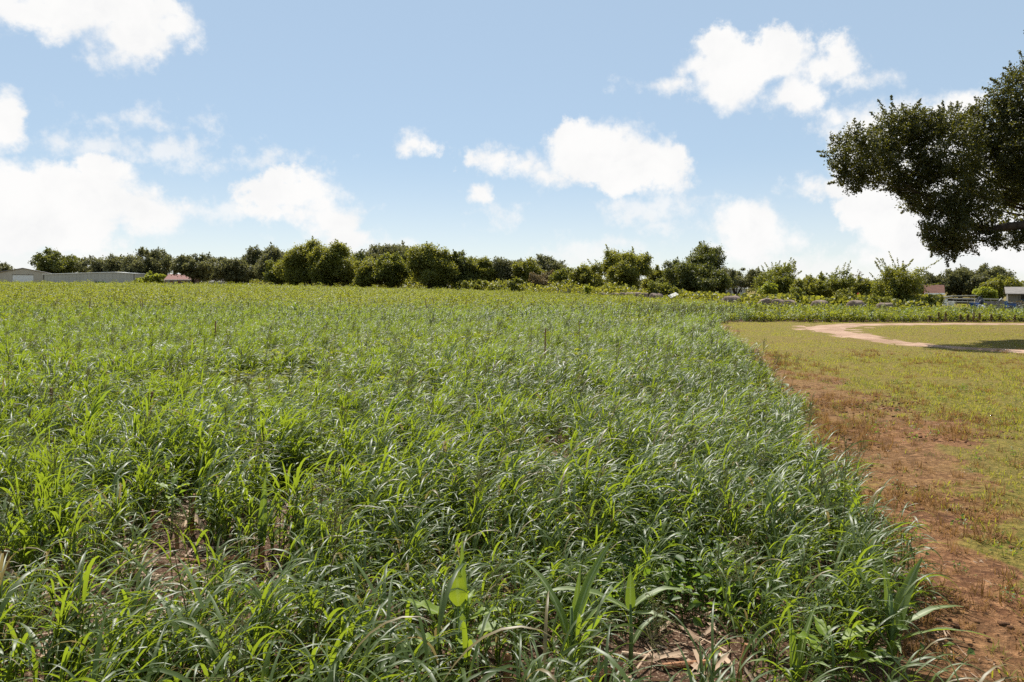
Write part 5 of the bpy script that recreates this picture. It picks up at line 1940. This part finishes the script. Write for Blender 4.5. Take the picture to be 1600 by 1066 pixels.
stalk(336, 545, .75, .020, 'short dark brown stalk standing in the far left field', (.02, 0), False, None)
for i in range(46):
    for _ in range(40):
        y = random.uniform(34, 85)
        u = random.uniform(10, 1180)
        x = px(u, y)
        if bool(in_field(np.array([x]), np.array([y]))[0]):
            break
    h = random.uniform(.75, 1.15)
    o = MB().tube([(0, 0, -.05), (random.gauss(0, .03), 0, h * .5), (random.gauss(0, .06), 0, h)], [.024, .02, .012], 6).build('dead_stalk', M['stalk'], None, False, (x, y, float(gz(x, y))))
    tag(o, 'thin dead brown stalk standing among the far yellow-green weeds', 'stalk', 'dead stalks in the far field')


def dock(u, D, v_top, label):
    x = px(u, D)
    z = float(gz(x, D))
    H = zv(v_top, D) - z
    r_ = empty('dock_plant', (x, D, z), 0, label, 'dock plant', 'brown seeding docks along the weed belt')
    MB().tube([(0, 0, -.03), (.01, 0, H * .5), (.03, 0, H)], [.012, .009, .004], 6).build('stem', M['stalk'], r_)
    n = 170
    f = rng.uniform(.3, 1, n)
    a = rng.random(n) * 6.28
    w = .10 * (1.15 - f) + .02
    c = np.stack([np.cos(a) * w * rng.random(n) + .03 * f, np.sin(a) * w * rng.random(n), f * H], 1)
    V, F, rr_ = cards(c, ball(n), .045, .035)
    link('seed_head', np_mesh('seed_head', V, F, {'rnd': rr_}), TREE_MATS['brown'], r_)


for (u, vt, lab) in [(1452, 494, 'short brown seeding dock, first along the weed belt'), (1466, 488, 'bushy brown seeding dock, second along the weed belt'), (1477, 487, 'tall brown seeding dock, third along the weed belt'),
                     (1500, 491, 'slim brown seeding dock between the two clusters of the weed belt'), (1512, 491, 'brown seeding dock, first of the right-hand cluster'), (1521, 488, 'tallest dock of the right-hand cluster'),
                     (1530, 489, 'brown seeding dock just right of the tallest one'), (1548, 491, 'broad brown dock below the black tarpaulin'), (1562, 493, 'last short dock before the blue drum'), (1585, 492, 'brown dock below the blue drum')]:
    dock(u, 32.7 + random.uniform(-.15, .2), vt, lab)

for i, (u, v, L, rz) in enumerate([(925, 1050, .14, 20), (885, 1040, .10, 60), (940, 1062, .18, 35), (1000, 1030, .16, -10), (1070, 1045, .2, 5), (900, 1000, .12, -15), (300, 880, .2, -20), (330, 862, .16, 15), (360, 880, .2, 30), (230, 905, .18, -12), (190, 905, .14, 10), (395, 850, .12, 45), (60, 675, .3, 30), (20, 840, .2, 8)]):
    x, y = ground_at(u, v)
    mb = MB()
    r0 = .010 + .003 * (i % 3)
    mb.tube([(-L / 2, 0, 0), (-L * .12, .004, 0), (-L * .1, .004, 0), (-L * .08, .004, 0), (L / 2, 0, .003)], [r0, r0, r0 * 1.2, r0, r0 * .9], 8)
    o = mb.build('stalk_piece', M['husk'] if i % 2 else M['stalk'], None, False, (x, y, float(gz(x, y)) + r0 + .004), (0, R(random.uniform(-6, 6)), R(rz)))
    tag(o, 'broken piece of maize stalk lying on the straw', 'stalk piece', 'broken stalk pieces on the straw')
